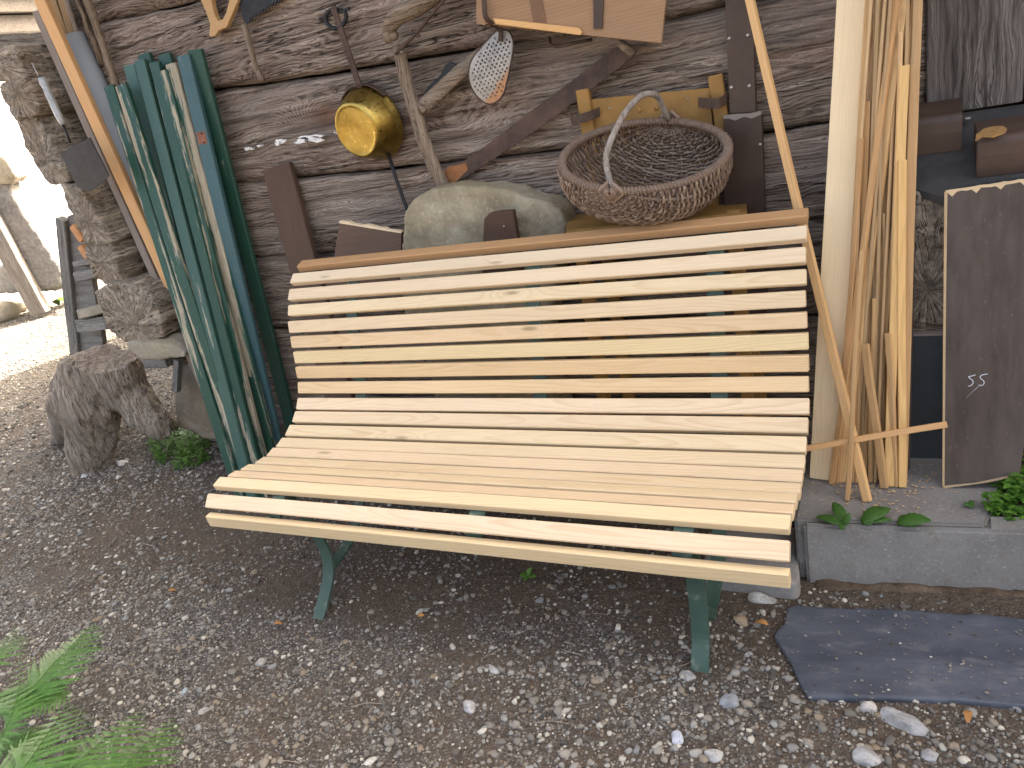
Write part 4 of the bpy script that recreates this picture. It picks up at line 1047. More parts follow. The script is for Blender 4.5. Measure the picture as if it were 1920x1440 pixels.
rows = [  # top px, foot px, width, thickness, layer, tint, label
 ((1630, 0), (1577, 905), .018, .012, 1.0, (1.25, 1.1, .9), 'tan lath directly right of the wide pale plank, reaching above the picture'),
 ((1641, 0), (1590, 896), .022, .012, .2, (1.75, 1.75, 1.8), 'pale lath second right of the wide pale plank'),
 ((1655, 0), (1600, 898), .022, .012, .5, (1.3, 1.2, 1.05), 'tan lath between the two palest narrow laths'),
 ((1667, 0), (1612, 892), .026, .012, .0, (1.75, 1.75, 1.75), 'whitish lath in the upper middle of the bundle'),
 ((1678, 0), (1559, 908), .017, .012, 3.2, (1.15, .95, .75), 'reddish lath slanting down-left across the bundle to the wide pale plank'),
 ((1690, 0), (1575, 903), .026, .014, 2.4, (1.4, 1.3, 1.1), 'broad tan lath slanting down-left across the middle of the bundle'),
 ((1704, 0), (1626, 890), .018, .012, .4, (.85, .75, .62), 'dark brown lath half hidden behind the slanting broad tan lath'),
 ((1713, 0), (1636, 900), .016, .012, 1.5, (1.3, 1.2, 1.0), 'tan lath right of the dark half hidden one'),
 ((1722, 0), (1692, 908), .026, .012, 1.2, (1.1, .98, .85), 'brown lath at the right edge of the bundle, running out of the picture'),
 ((1660, 0), (1646, 900), .02, .012, .3, (1.15, 1.05, .9), 'tan lath deep in the bundle behind the two half-height laths'),
 ((1648, 140), (1652, 895), .018, .012, .9, (1.15, 1.02, .85), 'tan lath ending level with the basket, deep in the bundle'),
 ((1623, 190), (1603, 905), .018, .012, 2.2, (1.05, .9, .72), 'brown lath ending level with the basket next to the wide pale plank'),
 ((1696, 122), (1668, 912), .026, .014, 3.6, (1.45, 1.3, .95), 'yellow-brown lath with square-cut top, shorter than its neighbours in the bundle'),
 ((1693, 300), (1692, 914), .022, .016, 4.2, (1.5, 1.32, .95), 'bright yellow lath, foot rightmost in the bundle'),
 ((1662, 536), (1654, 880), .013, .010, 4.0, (1.2, 1.1, .9), 'short square-cut lath ending halfway up the bundle'),
 ((1653, 536), (1645, 872), .012, .010, 3.6, (1.05, .98, .85), 'shortest lath end left of the other half-height lath'),
 ((1621, 646), (1656, 916), .022, .012, 6.4, (1.05, .92, .76), 'short brown lath in front leaning left at the top'),
 ((1665, 626), (1675, 912), .018, .012, 5.8, (1.15, 1.0, .82), 'short lath in front leaning slightly left, beside the brown one'),
 ((1598, 700), (1606, 902), .009, .008, 5.2, (1.3, 1.15, .95), 'thin splinter lath ending low in the bundle'),
 ((1617, 470), (1586, 939), .013, .010, 6.0, (1.05, .9, .74), 'narrow lath with its foot nearest the dandelion leaves'),
 ((1612, 260), (1567, 906), .014, .010, 3.8, (1.0, .82, .66), 'narrow red-brown lath just right of the wide pale plank'),
 ((1630, 420), (1620, 900), .014, .010, 2.6, (.95, .85, .7), 'narrow tan lath ending level with the bench top in the bundle'),
 ((1640, 560), (1632, 904), .013, .010, 4.4, (1.0, .88, .7), 'narrow brown lath ending just below the bench top in the bundle'),
 ((1681, 250), (1660, 890), .018, .012, 1.8, (.95, .84, .7), 'brown lath behind the square-cut yellow-brown lath'),
 ((1708, 210), (1683, 898), .018, .012, .8, (1.0, .9, .75), 'brown lath behind the bright yellow lath, ending at the ledge'),
 ((1637, 300), (1612, 896), .016, .010, 1.6, (.9, .8, .66), 'thin tan lath ending above the bench top, close to the wide pale plank'),
 ((1675, 60), (1640, 895), .018, .010, 1.2, (1.05, .95, .8), 'tan lath behind the broad slanting one, topmost in the middle')]
more = ['thin pale strip nearest the wide pale plank in the bundle', 'thin strip crossing low behind the cross lath, left part of the bundle', 'thin pale strip in the middle of the bundle foot', 'thin brownish strip slanting right in the middle of the bundle', 'thin pale strip in front of the broad slanting lath', 'thin strip beside the square-cut yellow-brown lath', 'thin dark strip between the two half-height laths', 'thin pale strip left of the bright yellow lath', 'thin strip at the very back right of the bundle', 'thin honey-coloured strip left of the broad slanting lath', 'thin grey-tan strip reaching above the picture in the bundle middle', 'thin strip leaning left at the back of the bundle']
mt = [((1634, 0), (1570, 900)), ((1608, 380), (1598, 905)), ((1640, 0), (1624, 898)), ((1652, 220), (1640, 902)), ((1672, 0), (1598, 903)), ((1688, 60), (1664, 905)), ((1656, 400), (1650, 890)), ((1700, 0), (1682, 908)), ((1717, 0), (1688, 895)), ((1660, 0), (1584, 900)), ((1685, 0), (1640, 905)), ((1646, 0), (1610, 900))]
for k, lab in enumerate(more):
    v_ = random.uniform(.75, 1.5); rows.append((mt[k][0], mt[k][1], random.uniform(.008, .012), .008, random.uniform(2.5, 5.5), (v_, v_ * .95, v_ * .88), lab))
for k, r in enumerate(rows):
    lath(r[0], r[1], r[2] * .82, r[3], r[4], r[5], r[6], seed=10 + k)
a = at(1400, -20, .86); b = az(1623, 941, .204); b.y = b.y
o = board('long_lath', a + (a - b) * .16, b, .020, .016, MT['lath'], (-.3, -1, .2), None, .0015, 10, .002, (1.45, 1.25, 1.0, 1), 77); tag(o, 'long lath leaning diagonally from the wall past the bench end to the slab', 'lath')
a = at(1480, 848, .50); b = at(1776, 796, .515)
o = board('cross_lath', a, b, .014, .010, MT['lath'], (0, -1, .2), None, .001, 6, .001, (1.35, 1.1, .88, 1), 78); tag(o, 'thin lath lying crosswise low in front of the lath bundle', 'lath')

# ------------------------------------------------------------------ tools hung on the logs
YT = .955
def pxm(Y, x=700, y=200):   # metres per picture pixel on plane Y
    return (at(x + 1, y, Y) - at(x, y, Y)).length
# handsaw
hs_ = thing('hand_saw', at(410, 40, YT), 'old handsaw with yellow wooden grip and black toothed blade, top left', 'saw')
plate('grip', [(370, -40), (376, 0), (386, 24), (394, 46), (391, 66), (395, 70), (404, 67), (410, 57), (424, 52), (430, 38), (438, 20), (446, 2), (447, -40), (430, -40), (429, 2), (424, 22), (417, 36), (409, 39), (403, 30), (397, 8), (394, -40)], YT - .012, .022, MT['sawhandle'], hs_, .004, (1, .95, .85, 1))
bl = [(436, -40), (441, -12), (452, 22), (457, 40), (462, 45), (468, 40)]
for k in range(11):
    x = 470 + k * 6.2; y = 34 - k * 4.0
    bl += [(x, y - 3), (x + 2.2, y + 5), (x + 4.2, y - 2)]
bl += [(545, -14), (545, -40)]
plate('blade', bl, YT, .004, MT['blackiron'], hs_)
tube('peg', curve([at(458, 46, YT - .004), at(470, 90, YT - .006), at(480, 126, YT), at(494, 152, YT)], 14), [.014] * 4 + [.013] * 4 + [.012] * 3 + [.014, .015, .013, .006], MT['haftz'], None, 9, (1, .6))
tag(bpy.data.objects['peg'], 'reddish split stick hanging on the logs below the handsaw blade', 'stick')
# shackle and pan
sh = thing('shackle', at(630, 35, YT), 'black iron ring hook on the logs holding the brass pan handle', 'hook')
cpx = [(634, 18), (620, 19), (611, 30), (612, 42), (622, 52), (632, 53), (644, 45), (649, 32), (646, 20)]
tube('ring', curve([at(x, y, YT - .012) for x, y in cpx], 36), .007, MT['blackiron'], sh, 8)
tube('pin', [at(600, 36, YT + .02), at(655, 16, YT - .02)], .005, MT['blackiron'], sh, 8)
pan = thing('brass_pan', at(697, 232, YT + .01), 'shiny dented brass pan hanging bottom outward by its long iron handle', 'pan')
PC = at(699, 230, YT + .02); m = pxm(YT, 699, 230); Rr = 57 * m
ax = Vector((-.13, -1, -.13)).normalized(); u = Vector((1, 0, 0)); u = (u - ax * u.dot(ax)).normalized(); w = ax.cross(u)
def lathe(prof, n=56):
    V = []; F = []
    for (r, h) in prof:
        for k in range(n):
            t = 2 * math.pi * k / n; V.append(tuple(PC + ax * h + (u * math.cos(t) + w * math.sin(t)) * r))
    for i in range(len(prof) - 1):
        for k in range(n):
            k2 = (k + 1) % n; F.append([i * n + k, i * n + k2, (i + 1) * n + k2, (i + 1) * n + k])
    F.append([(len(prof) - 1) * n + k for k in range(n)]); return V, F
R1 = Rr
prof = [(R1 - .004, .008), (R1 - .006, -.004), (R1, -.006), (R1 + .003, -.002), (R1 + .002, .003), (R1 - .003, .012), (R1 * .955, .026), (R1 * .87, .054), (R1 * .79, .078), (R1 * .745, .089), (R1 * .71, .0935), (R1 * .67, .094), (R1 * .63, .0915), (R1 * .59, .091), (R1 * .4, .0905), (R1 * .2, .091), (.002, .0915)]
V, F = lathe(prof); V = np.array(V); V = V + .0035 * fbm(V * 14, 2)[:, None] * np.array([.6, 1, .6])
o = obj('bowl', V, F, MT['brass'], pan, True); fix_normals(o.data)
hp = [at(624, 12, YT - .018), at(633, 38, YT - .016), at(652, 95, YT - .012), at(676, 168, YT - .006)]
V, F = ribbon_geo(curve(hp, 16), (1, 0, .25), .021, .006); o = obj('handle', V, F, MT['iron'], pan); fix_normals(o.data)
band = []
for k in range(17):
    t = math.radians(38 + 104 * k / 16); band.append(PC + ax * .008 + (u * math.cos(t) + w * math.sin(t)) * (R1 + .006))
if band[8].z < PC.z: band = [PC + (p - PC) - 2 * w * (p - PC).dot(w) for p in band]
V, F = ribbon_geo(band, ax, .022, .003); o = obj('bracket', V, F, MT['iron'], pan); fix_normals(o.data)
o = tube('iron_rod', [at(727, 285, YT), at(744, 340, YT - .01), at(766, 400, YT - .02), at(790, 470, YT - .03)], .007, MT['blackiron'], None, 8); tag(o, 'black iron rod hanging below the brass pan behind the stone', 'rod')
# skimmer with pierced blade
sk = thing('skimmer', at(920, 130, YT - .02), 'pierced grey metal skimmer with rust at its lower edge and bent handle', 'skimmer')
out = [(938, 55), (952, 58), (960, 70), (962, 90), (957, 120), (951, 150), (944, 175), (932, 190), (916, 195), (900, 186), (886, 168), (879, 145), (881, 122), (890, 103), (908, 82), (926, 62)]
def Ysk(x, y): return YT - .05 + ((x - 925) / 45) ** 2 * .010 + ((y - 125) / 70) ** 2 * .008
oc = curve([Vector((x, y, 0)) for x, y in out + out[:1]], 64)[:-1]
fr = [at(p.x, p.y, Ysk(p.x, p.y)) for p in oc]
cen = at(922, 128, Ysk(922, 128)); rings = [1, .93, .7, .45, .22]
V = []; F = []; n = len(fr)
for r in rings:
    for p in oc:
        x = 922 + (p.x - 922) * r; y = 128 + (p.y - 128) * r; V.append(tuple(at(x, y, Ysk(x, y))))
V.append(tuple(cen))
for i in range(len(rings) - 1):
    for k in range(n): F.append([i * n + k, i * n + (k + 1) % n, (i + 1) * n + (k + 1) % n, (i + 1) * n + k])
for k in range(n): F.append([(len(rings) - 1) * n + k, (len(rings) - 1) * n + (k + 1) % n, len(V) - 1])
nv = len(V); V2 = V + [(x, y + .0016, z) for x, y, z in V]; F2 = F + [[i + nv for i in reversed(q)] for q in F]
for k in range(n): F2.append([k, nv + k, nv + (k + 1) % n, (k + 1) % n])
o = obj('blade', V2, F2, MT['tin'], sk); fix_normals(o.data)
hv, hf = [], []
from math import cos, sin
def inside(x, y, s=.88):
    c = False; q = [(922 + (p.x - 922) * s, 128 + (p.y - 128) * s) for p in oc]
    for i in range(len(q)):
        x1, y1 = q[i]; x2, y2 = q[i - 1]
        if (y1 > y) != (y2 > y) and x < (x2 - x1) * (y - y1) / (y2 - y1) + x1: c = not c
    return c
geos = []; mm = pxm(YT - .05, 920, 130)
for i in range(-9, 10):
    for j in range(-13, 14):
        x = 920 + i * 8.4 + j * 1.1 + (4.2 if j % 2 else 0); y = 128 + j * 6.4 - i * 2.2
        if not inside(x, y): continue
        c = at(x, y, Ysk(x, y)); r = 1.9 * mm
        geos.append(tube_geo([c + Vector((0, -.006, 0)), c + Vector((0, .008, 0))], r, 7))
cv, cf = merge(*geos); cm = bpy.data.meshes.new('cut'); cm.from_pydata([tuple(Vector(v) - o.location.copy() - sk.location * 0) for v in cv], [], cf)
cm.update(); co_ = bpy.data.objects.new('cut', cm); COL.objects.link(co_)
try:
    wl = WM['blade' if o.name == 'blade' else o.name].translation
    cm.clear_geometry(); cm.from_pydata([tuple(v) for v in cv], [], cf); cm.update(); fix_normals(cm)
    tmp = bpy.data.objects.new('tmpb', o.data.copy()); COL.objects.link(tmp); tmp.matrix_world = Matrix.Translation(wl)
    md = tmp.modifiers.new('b', 'BOOLEAN'); md.operation = 'DIFFERENCE'; md.solver = 'EXACT'; md.object = co_
    bpy.context.view_layer.update()
    dg = bpy.context.evaluated_depsgraph_get(); nm = bpy.data.meshes.new_from_object(tmp.evaluated_get(dg))
    if len(nm.polygons) > 100: nm.name = 'skimmer_blade'; o.data = nm
    bpy.data.objects.remove(tmp)
finally:
    bpy.data.objects.remove(co_)
tube('rim', [p + Vector((0, .001, 0)) for p in fr + fr[:2]], .0028, MT['iron'], sk, 6)
V, F = ribbon_geo(curve([at(906, -40, YT - .115), at(908, 10, YT - .115), at(911, 32, YT - .115), at(924, 46, YT - .09), at(938, 56, YT - .06), at(938, 78, YT - .055)], 24), (1, 0, 0), .014, .004); o = obj('handle', V, F, MT['iron'], sk); fix_normals(o.data)
# snath / branch frame, yoke, iron, rod
sn = thing('wooden_snath', at(790, 220, YT), 'bent grey-brown wooden tool shaft with a side branch, forked like a Y', 'tool handle')
pts = curve([at(746, 84, YT - .02), at(756, 128, YT - .02), at(768, 178, YT - .018), at(783, 222, YT - .016), at(794, 262, YT - .016), at(813, 310, YT - .014), at(834, 352, YT - .012)], 26)
rr = [.0235 + .003 * vnoise([[k * .5, 2, 2]])[0] + (.003 if 10 < k < 15 else 0) for k in range(27)]
tube('shaft', pts, rr, MT['haftz'], sn, 10, (1, .7), True, (1, 0, 0))
tube('branch', curve([at(790, 204, YT - .012), at(820, 175, YT - .01), at(860, 138, YT - .008), at(905, 100, YT)], 14), [.025, .025, .0255, .025, .025, .0245, .024, .0245, .024, .024, .024, .0235, .023, .022, .022], MT['haft'], sn, 10, (1, .6))
tube('knot', [at(786, 196, YT - .03), at(797, 210, YT - .03)], [.006, .012], MT['haft'], sn, 8)
V0, F0 = ico(2); obj('screw', V0 * .005 + np.array(at(752, 97, YT - .045)), F0, MT['screw'], sn)
o = tube('wooden_yoke', curve([at(736, 78, YT - .045), at(730, 56, YT - .05), at(742, 33, YT - .05), at(772, 18, YT - .05), at(806, -4, YT - .05), at(850, -40, YT - .05)], 20), [.020, .027, .028, .026, .025, .027, .029, .031, .032, .033, .033, .033, .033, .033, .033, .033, .033, .033, .033, .033, .033], MT['haft'], None, 12, (1, .8)); tag(o, 'thick dark curved wooden yoke piece at the top of the wall', 'yoke')
o = tube('wire_rod', curve([at(742, 101, YT - .045), at(780, 63, YT - .06), at(805, 32, YT - .06), at(850, -20, YT - .06)], 12), .0055, MT['iron'], None, 7); tag(o, 'rusty wire rod slanting from snath top beside the yoke', 'rod')
o = tube('wire_tie', curve([at(772, 56, YT - .066), at(776, 64, YT - .07), at(788, 66, YT - .066), at(782, 70, YT - .062), at(776, 60, YT - .066)], 12), .002, MT['iron'], None, 5); tag(o, 'small twist of wire tied round the rusty rod', 'wire')
iw = thing('iron_wedge', at(825, 148, YT), 'black forged iron wedge lying along the forked branch, behind it', 'iron')
plate('body', [(794, 178), (800, 180), (836, 142), (852, 128), (855, 122), (844, 116), (834, 122), (826, 140), (804, 160)], YT - .006, .012, MT['blackiron'], iw, .0015)
# two-man saw
sw = thing('crosscut_saw', at(1000, 220, YT), 'long rusty toothed crosscut saw blade slanting up the log wall', 'saw')
A = Vector((834, 330, 0)); up = [(834, 322), (840, 312), (860, 309), (900, 281), (1000, 205), (1080, 146), (1150, 90), (1172, 82)]
lo = [(1190, 98), (1178, 112)]
x0, y0, x1, y1 = 1170, 118, 853, 343; nt = 62
bl = []
for k in range(nt):
    t = k / nt; x = x0 + (x1 - x0) * t; y = y0 + (y1 - y0) * t + 7 * math.sin(math.pi * t)
    dx, dy = (x1 - x0) / nt, (y1 - y0) / nt
    bl += [(x, y), (x + dx * .5 + 2.2, y + dy * .5 + 3.0)] if k % 5 != 4 else [(x, y)]
plate('blade', up + lo + bl + [(848, 350), (841, 349)], YT + .005, .003, MT['saw'], sw)
plate('rusty_tip', [(833, 322), (841, 312), (858, 310), (872, 305), (878, 318), (856, 340), (849, 349), (841, 348)], YT + .0035, .002, plain('bright_rust', (.27, .12, .05), .8, .2, 0, .4, 40, .3), sw)
tube('handle', [at(1160, 78, YT - .03), at(1188, 102, YT - .03)], [.012, .013], MT['haft'], sw, 10)
tube('wire', curve([at(1030, 72, YT), at(1034, 84, YT - .02), at(1050, 86, YT - .02), at(1110, 74, YT - .02)], 12), .005, MT['iron'], sw, 7)
# wooden tray
ty = thing('wooden_tray', at(1080, 50, .86), 'shallow light brown wooden tray box hung at the top of the wall', 'tray')
plate('bottom_panel', [(903, -60), (910, 45), (1100, 66), (1240, 81), (1246, 20), (1256, -60)], .862, .014, MT['traywood'], ty, .001)
plate('side', [(893, -60), (893, 44), (910, 48), (906, -60)], .858, .12, MT['traywood'], ty, .001)
V, F = prism_geo([at(905, 47, .878), at(1240, 82, .878), at(1239, 80, .99), at(905, 44, .99)], (0, 0, .012)); o = obj('lower_side', V, F, MT['traywood'], ty, color=(.6, .55, .5, 1)); fix_normals(o.data)
plate('batten', [(924, 34), (934, 35), (1084, 52), (1091, 60), (1088, 66), (930, 45)], .852, .010, MT['lath'], ty, .001, (1.5, 1.25, .95, 1))
plate('strap', [(1112, -60), (1134, -60), (1129, 54), (1113, 54)], .856, .005, MT['brown'], ty)
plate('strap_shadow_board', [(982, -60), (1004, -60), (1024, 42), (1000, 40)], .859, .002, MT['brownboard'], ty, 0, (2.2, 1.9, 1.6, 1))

# ------------------------------------------------------------------ ochre chair with basket
ch = thing('ochre_chair', at(1215, 300, .9), 'ochre yellow painted wooden chair back with iron clamps, carrying the basket', 'chair')
YC = .962
plate('back_panel', [(1100, 187), (1215, 176), (1330, 165), (1345, 330), (1350, 420), (1110, 430)], YC, .016, MT['ochre'], ch, .0015)
def post(tp, bt, w):
    a = at(*tp, YC - .014); b = at(*bt, YC - .014); b = a + (b - a) * 3.9
    b = a + (b - a) * ((a.z - 0.0) / (a.z - b.z)); return board('post', a, b, w, .034, MT['ochre'], (.1, -1, 0), ch, .004, 4, .001, None, 3)
post((1090, 168), (1110, 300), .040); post((1340, 141), (1362, 300), .040)
V, F = prism_geo([at(1062, 432, .70), at(1400, 398, .70), at(1400, 380, .96), at(1062, 404, .96)], (0, 0, -.024)); o = obj('seat', V, F, MT['ochre'], ch); fix_normals(o.data)
for (x, y) in ((1085, 455), (1375, 425)):
    a = at(x, y, .73); board('leg', a + Vector((0, 0, .04)), (a.x, .70, .0), .035, .035, MT['ochre'], (0, -1, 0), ch, .003)
for q in ((1199, 206), (1231, 202)):
    obj('stud', ico(2)[0] * np.array([.008, .005, .008]) + np.array(at(*q, YC)), ico(2)[1], MT['ochre'], ch, True)
for q in ((1143, 203), (1290, 185), (1160, 330)):
    obj('screw', ico(2)[0] * .0035 + np.array(at(*q, YC)), ico(2)[1], MT['screw'], ch)
for pl in ([(1070, 214, -.01), (1074, 226, -.03), (1090, 222, -.05), (1110, 216, -.035), (1124, 210, -.012)], [(1310, 192, -.012), (1330, 194, -.038), (1345, 194, -.052), (1358, 188, -.03), (1363, 180, -.01)]):
    V, F = ribbon_geo(curve([at(x, y, YC + d) for x, y, d in pl], 16), (.1, 0, 1), .026, .004); o = obj('clamp', V, F, MT['iron'], ch); fix_normals(o.data)

CRt, CUp, CFw = Vector(RC[:, 0]), -Vector(RC[:, 1]), Vector(RC[:, 2])
bk = thing('wicker_basket', at(1150, 412, .72), 'oval brown wicker basket with a grey peeled rod handle on the chair', 'basket')
BC = at(1204, 289, .745)
aa = (CRt * .094 + CUp * .124 + CFw * .104); Ra = aa.length; aa.normalize()
bb_ = (CRt * .190 - CUp * .046 - CFw * .115); bb_ = (bb_ - aa * bb_.dot(aa)); Rb = bb_.length; bb_.normalize()
nn_ = bb_.cross(aa); nn_ = nn_ if nn_.dot(CUp) > 0 else -nn_
DEP = .166
def bpt(t, ph, off=0.0):
    """t 0..pi from front ear to back ear, ph -90..90 deg from left rim over the keel to right rim"""
    st = math.sin(t) ** .72; s = (1 + off)
    cp = math.cos(ph); sgn = cp ** .75 if cp > 0 else 0
    return BC - aa * (math.cos(t) * Ra * s) + (bb_ * (math.sin(ph) * Rb * (1 + .04 * cp)) - nn_ * (sgn * DEP)) * (st * s)
nrib = 17
geos = []
for j in range(1, nrib):
    ph = -math.pi / 2 + math.pi * j / nrib
    geos.append(tube_geo([bpt(.06 + (math.pi - .12) * k / 26, ph) for k in range(27)], .0042, 6))
V, F = merge(*geos); obj('rib', V, F, MT['wicker'], bk, True)
geos = []; nw = 74
for i in range(nw):
    t = .10 + (math.pi - .20) * (i + .5) / nw
    P_ = []; ns = nrib * 4
    jit = random.uniform(-.12, .12)
    for k in range(ns + 1):
        ph = -math.pi / 2 + math.pi * k / ns
        wv = math.sin(ph * nrib + math.pi * (i % 2) + jit) * .0062 / .2
        tt = t + .012 * math.sin(ph * 5 + i) + .008 * vnoise([[k * .3, i, 2.]])[0]
        P_.append(bpt(min(max(tt, .03), math.pi - .03), ph, wv))
    rr = random.uniform(.0031, .0042)
    geos.append(tube_geo(P_, rr, 5))
V, F = merge(*geos); o = obj('weave', V, F, MT['wicker'], bk, True); o['kind'] = 'stuff'
# wrapped rim
rp = [BC + aa * (math.cos(t) * Ra) + bb_ * (math.sin(t) * Rb) for t in np.linspace(0, 2 * math.pi, 73)]
tube('rim', rp, .0095, MT['wicker'], bk, 8)
geos = []
turns = 150; P_ = []
for k in range(turns * 8 + 1):
    t = 2 * math.pi * k / (turns * 8); a = 2 * math.pi * k / 8
    c = BC + aa * (math.cos(t) * Ra) + bb_ * (math.sin(t) * Rb); rad = (c - BC).normalized()
    P_.append(c + (rad * math.cos(a) + nn_ * math.sin(a)) * .0098)
V, F = tube_geo(P_, .0034, 4); obj('rim_wrap', V, F, MT['wicker'], bk, True)
# handle hoop over the ears and braided ears
hp = [BC - aa * Ra, at(1136, 300, .66), at(1149, 255, .685), at(1172, 212, .73), at(1200, 181, .78), at(1222, 176, .82), at(1236, 186, .85), BC + aa * Ra]
tube('handle', curve(hp, 34), .0085, MT['peeledrod'], bk, 9)
for s, c in ((-1, BC - aa * Ra), (1, BC + aa * Ra)):
    geos = []
    for r in (.010, .017, .024, .031, .037):
        dm = [c + nn_ * (r * .85), c + bb_ * r, c - nn_ * (r * .85), c - bb_ * r]
        dm = [p + aa * (s * (.016 - r * .25)) for p in dm]
        geos.append(tube_geo([dm[0].lerp(dm[1], .12), dm[1].lerp(dm[0], .1), dm[1].lerp(dm[2], .1), dm[2].lerp(dm[1], .1), dm[2].lerp(dm[3], .1), dm[3].lerp(dm[2], .1), dm[3].lerp(dm[0], .1), dm[0].lerp(dm[3], .12)], .0042, 5))
    V, F = merge(*geos); obj('ear', V, F, MT['wicker'], bk, True)

# ------------------------------------------------------------------ plants
def leaf_geo(base, tip, nrm, w, fold=.25, droop=.1, serr=.0, segs=7, prof=None):
    base, tip, nrm = Vector(base), Vector(tip), Vector(nrm)
    d = tip - base; L = d.length; x = d.normalized(); s = x.cross(nrm).normalized(); z = s.cross(x).normalized()
    V = []; F = []
    for k in range(segs + 1):
        u = k / segs; wd = w * (prof(u) if prof else math.sin(math.pi * min(1, u * .92 + .06)) ** .8)
        if k % 2: wd *= 1 + serr
        c = base + x * (u * L) - z * (droop * L * u * u) + z * (droop * L * .45 * math.sin(math.pi * u))
        V += [tuple(c + s * (wd / 2) + z * (wd * fold)), tuple(c), tuple(c - s * (wd / 2) + z * (wd * fold))]
    for k in range(segs):
        i = k * 3
        F += [[i, i + 1, i + 4, i + 3], [i + 1, i + 2, i + 5, i + 4]]
    return V, F
def thicken(o, t=.0006):
    pass
def frond(name, base, mid, tip, wmax, parent, mat, seed):
    """twice-divided fern frond: stem, side pinnae, each pinna a row of small pinnules"""
    rs = random.Random(seed)
    P_ = curve([base, mid, tip], 44); geos = [tube_geo(P_, [.0016 * (1 - .8 * k / 44) for k in range(45)], 5)]
    up = Vector((0, 0, 1))
    for k in range(3, 44, 2):
        u = k / 44; T_ = (P_[k + 1 if k < 44 else k] - P_[k - 1]).normalized()
        sd = T_.cross(up).normalized(); nn = sd.cross(T_).normalized()
        ln = wmax * (math.sin(math.pi * min(1, (u * .80 + .20))) ** .85) * rs.uniform(.92, 1.06)
        if u > .9: ln = wmax * (1 - u) * 3.2
        for s in (-1, 1):
            dirv = (sd * s * .90 + T_ * .52 - nn * rs.uniform(.06, .2)).normalized()
            m = max(5, int(ln / .0040)); pb_ = P_[k] + T_ * (0.002 if s > 0 else 0)
            sid = dirv.cross(nn).normalized(); nz = sid.cross(dirv)
            if nz.z < 0: nz = -nz
            pts = [pb_ + dirv * (ln * q / m) - nz * (.10 * ln * (q / m) ** 2) for q in range(m + 1)]
            V = []; F = []
            for q in range(m):
                w_ = .0050 * min(1.25, ln / .05) * (1 - (q / m) ** 1.8) + .0008; a_ = pts[q]; b_ = pts[q + 1]; st = (b_ - a_)
                for e in (-1, 1):
                    i = len(V)
                    V += [tuple(a_), tuple(a_ + st * .95), tuple(a_ + st * 1.18 + sid * (e * w_) - nz * w_ * .18), tuple(a_ + st * .45 + sid * (e * w_ * .96) - nz * w_ * .15)]
                    F.append([i, i + 1, i + 2, i + 3])
            geos.append((V, F))
    V, F = merge(*geos); return obj(name, V, F, mat, parent)
fb = ag(-60, 1470)
fe = thing('fern', (fb.x, fb.y, 0), 'bright green fern fronds spreading in from the lower left corner', 'fern')
def ff(b, m_, t, w, sd, hb=.10, hm=.19, ht=.17): frond('frond', az(*b, hb), az(*m_, hm), az(*t, ht), w, fe, MT['fern'], sd)
ff((20, 1345), (95, 1250), (176, 1168), .115, 1, .16, .2, .2)
ff((-30, 1440), (25, 1330), (44, 1205), .07, 2)
ff((-70, 1330), (40, 1298), (132, 1313), .085, 3, .14, .18, .15)
ff((-60, 1560), (40, 1445), (128, 1318), .135, 4, .16, .24, .22)
ff((40, 1570), (125, 1450), (260, 1332), .135, 5, .14, .22, .19)
ff((130, 1570), (215, 1455), (324, 1346), .125, 6, .08, .15, .12)
ff((-90, 1300), (-20, 1240), (30, 1175), .085, 7)
ff((-70, 1400), (20, 1385), (110, 1388), .07, 8, .08, .11, .09)
ff((-80, 1540), (0, 1455), (70, 1420), .09, 9, .16, .2, .2)
ff((-60, 1500), (60, 1470), (175, 1425), .09, 10, .10, .14, .12)
ff((100, 1600), (180, 1500), (230, 1400), .09, 11, .05, .10, .08)

def weed_patch(name, px, n, zfun, hmax, mat, label, leaf=.011):
    """low small-leaved weeds: three-part leaflets on short stems"""
    from mathutils.geometry import intersect_point_line
    geos = []; rs = random.Random(len(label))
    xs_ = [p[0] for p in px]; ys_ = [p[1] for p in px]
    def ins(x, y):
        c = False
        for i in range(len(px)):
            x1, y1 = px[i]; x2, y2 = px[i - 1]
            if (y1 > y) != (y2 > y) and x < (x2 - x1) * (y - y1) / (y2 - y1) + x1: c = not c
        return c
    k = 0
    while k < n:
        x = rs.uniform(min(xs_), max(xs_)); y = rs.uniform(min(ys_), max(ys_))
        if not ins(x, y) or vnoise([[x * .06, y * .06, 1]])[0] < -.35: k += .3; continue
        k += 1
        g_ = zfun(x, y); h = hmax * rs.uniform(.15, 1) ** 1.2 * (1 + .8 * vnoise([[x * .05, y * .05, 7]])[0])
        c = g_ + Vector((rs.uniform(-.01, .01), rs.uniform(-.01, .01), max(.003, h)))
        geos.append(tube_geo([g_, c], .0006, 3, None, False))
        a0 = rs.uniform(0, 6.28); L = leaf * rs.uniform(.6, 1.2)
        for q in range(rs.choice((3, 3, 4, 5))):
            a = a0 + q * 2.1 + rs.uniform(-.3, .3); d = Vector((math.cos(a), math.sin(a), rs.uniform(-.2, .5)))
            geos.append(leaf_geo(c, c + d * L, Vector((0, 0, 1)) + d * -.3, L * .85, .12, .15, 0, 3))
    V, F = merge(*geos); o = obj(name, V, F, mat); tag(o, label, None, None, 'stuff'); return o
weed_patch('weeds', [(292, 818), (330, 800), (360, 790), (400, 800), (414, 830), (405, 858), (370, 876), (330, 884), (296, 872), (284, 845)], 1300, lambda x, y: ag(x, y), .07, MT['weed'], 'low bright green weeds between stump and green slats')
def soilp(x, y): return az(x, y, .165)
weed_patch('weeds', [(1846, 984), (1870, 930), (1888, 905), (1925, 880), (1960, 900), (1960, 995), (1900, 996)], 620, soilp, .06, MT['weed'], 'feathery green weeds on the earth bank at the right edge', .014)
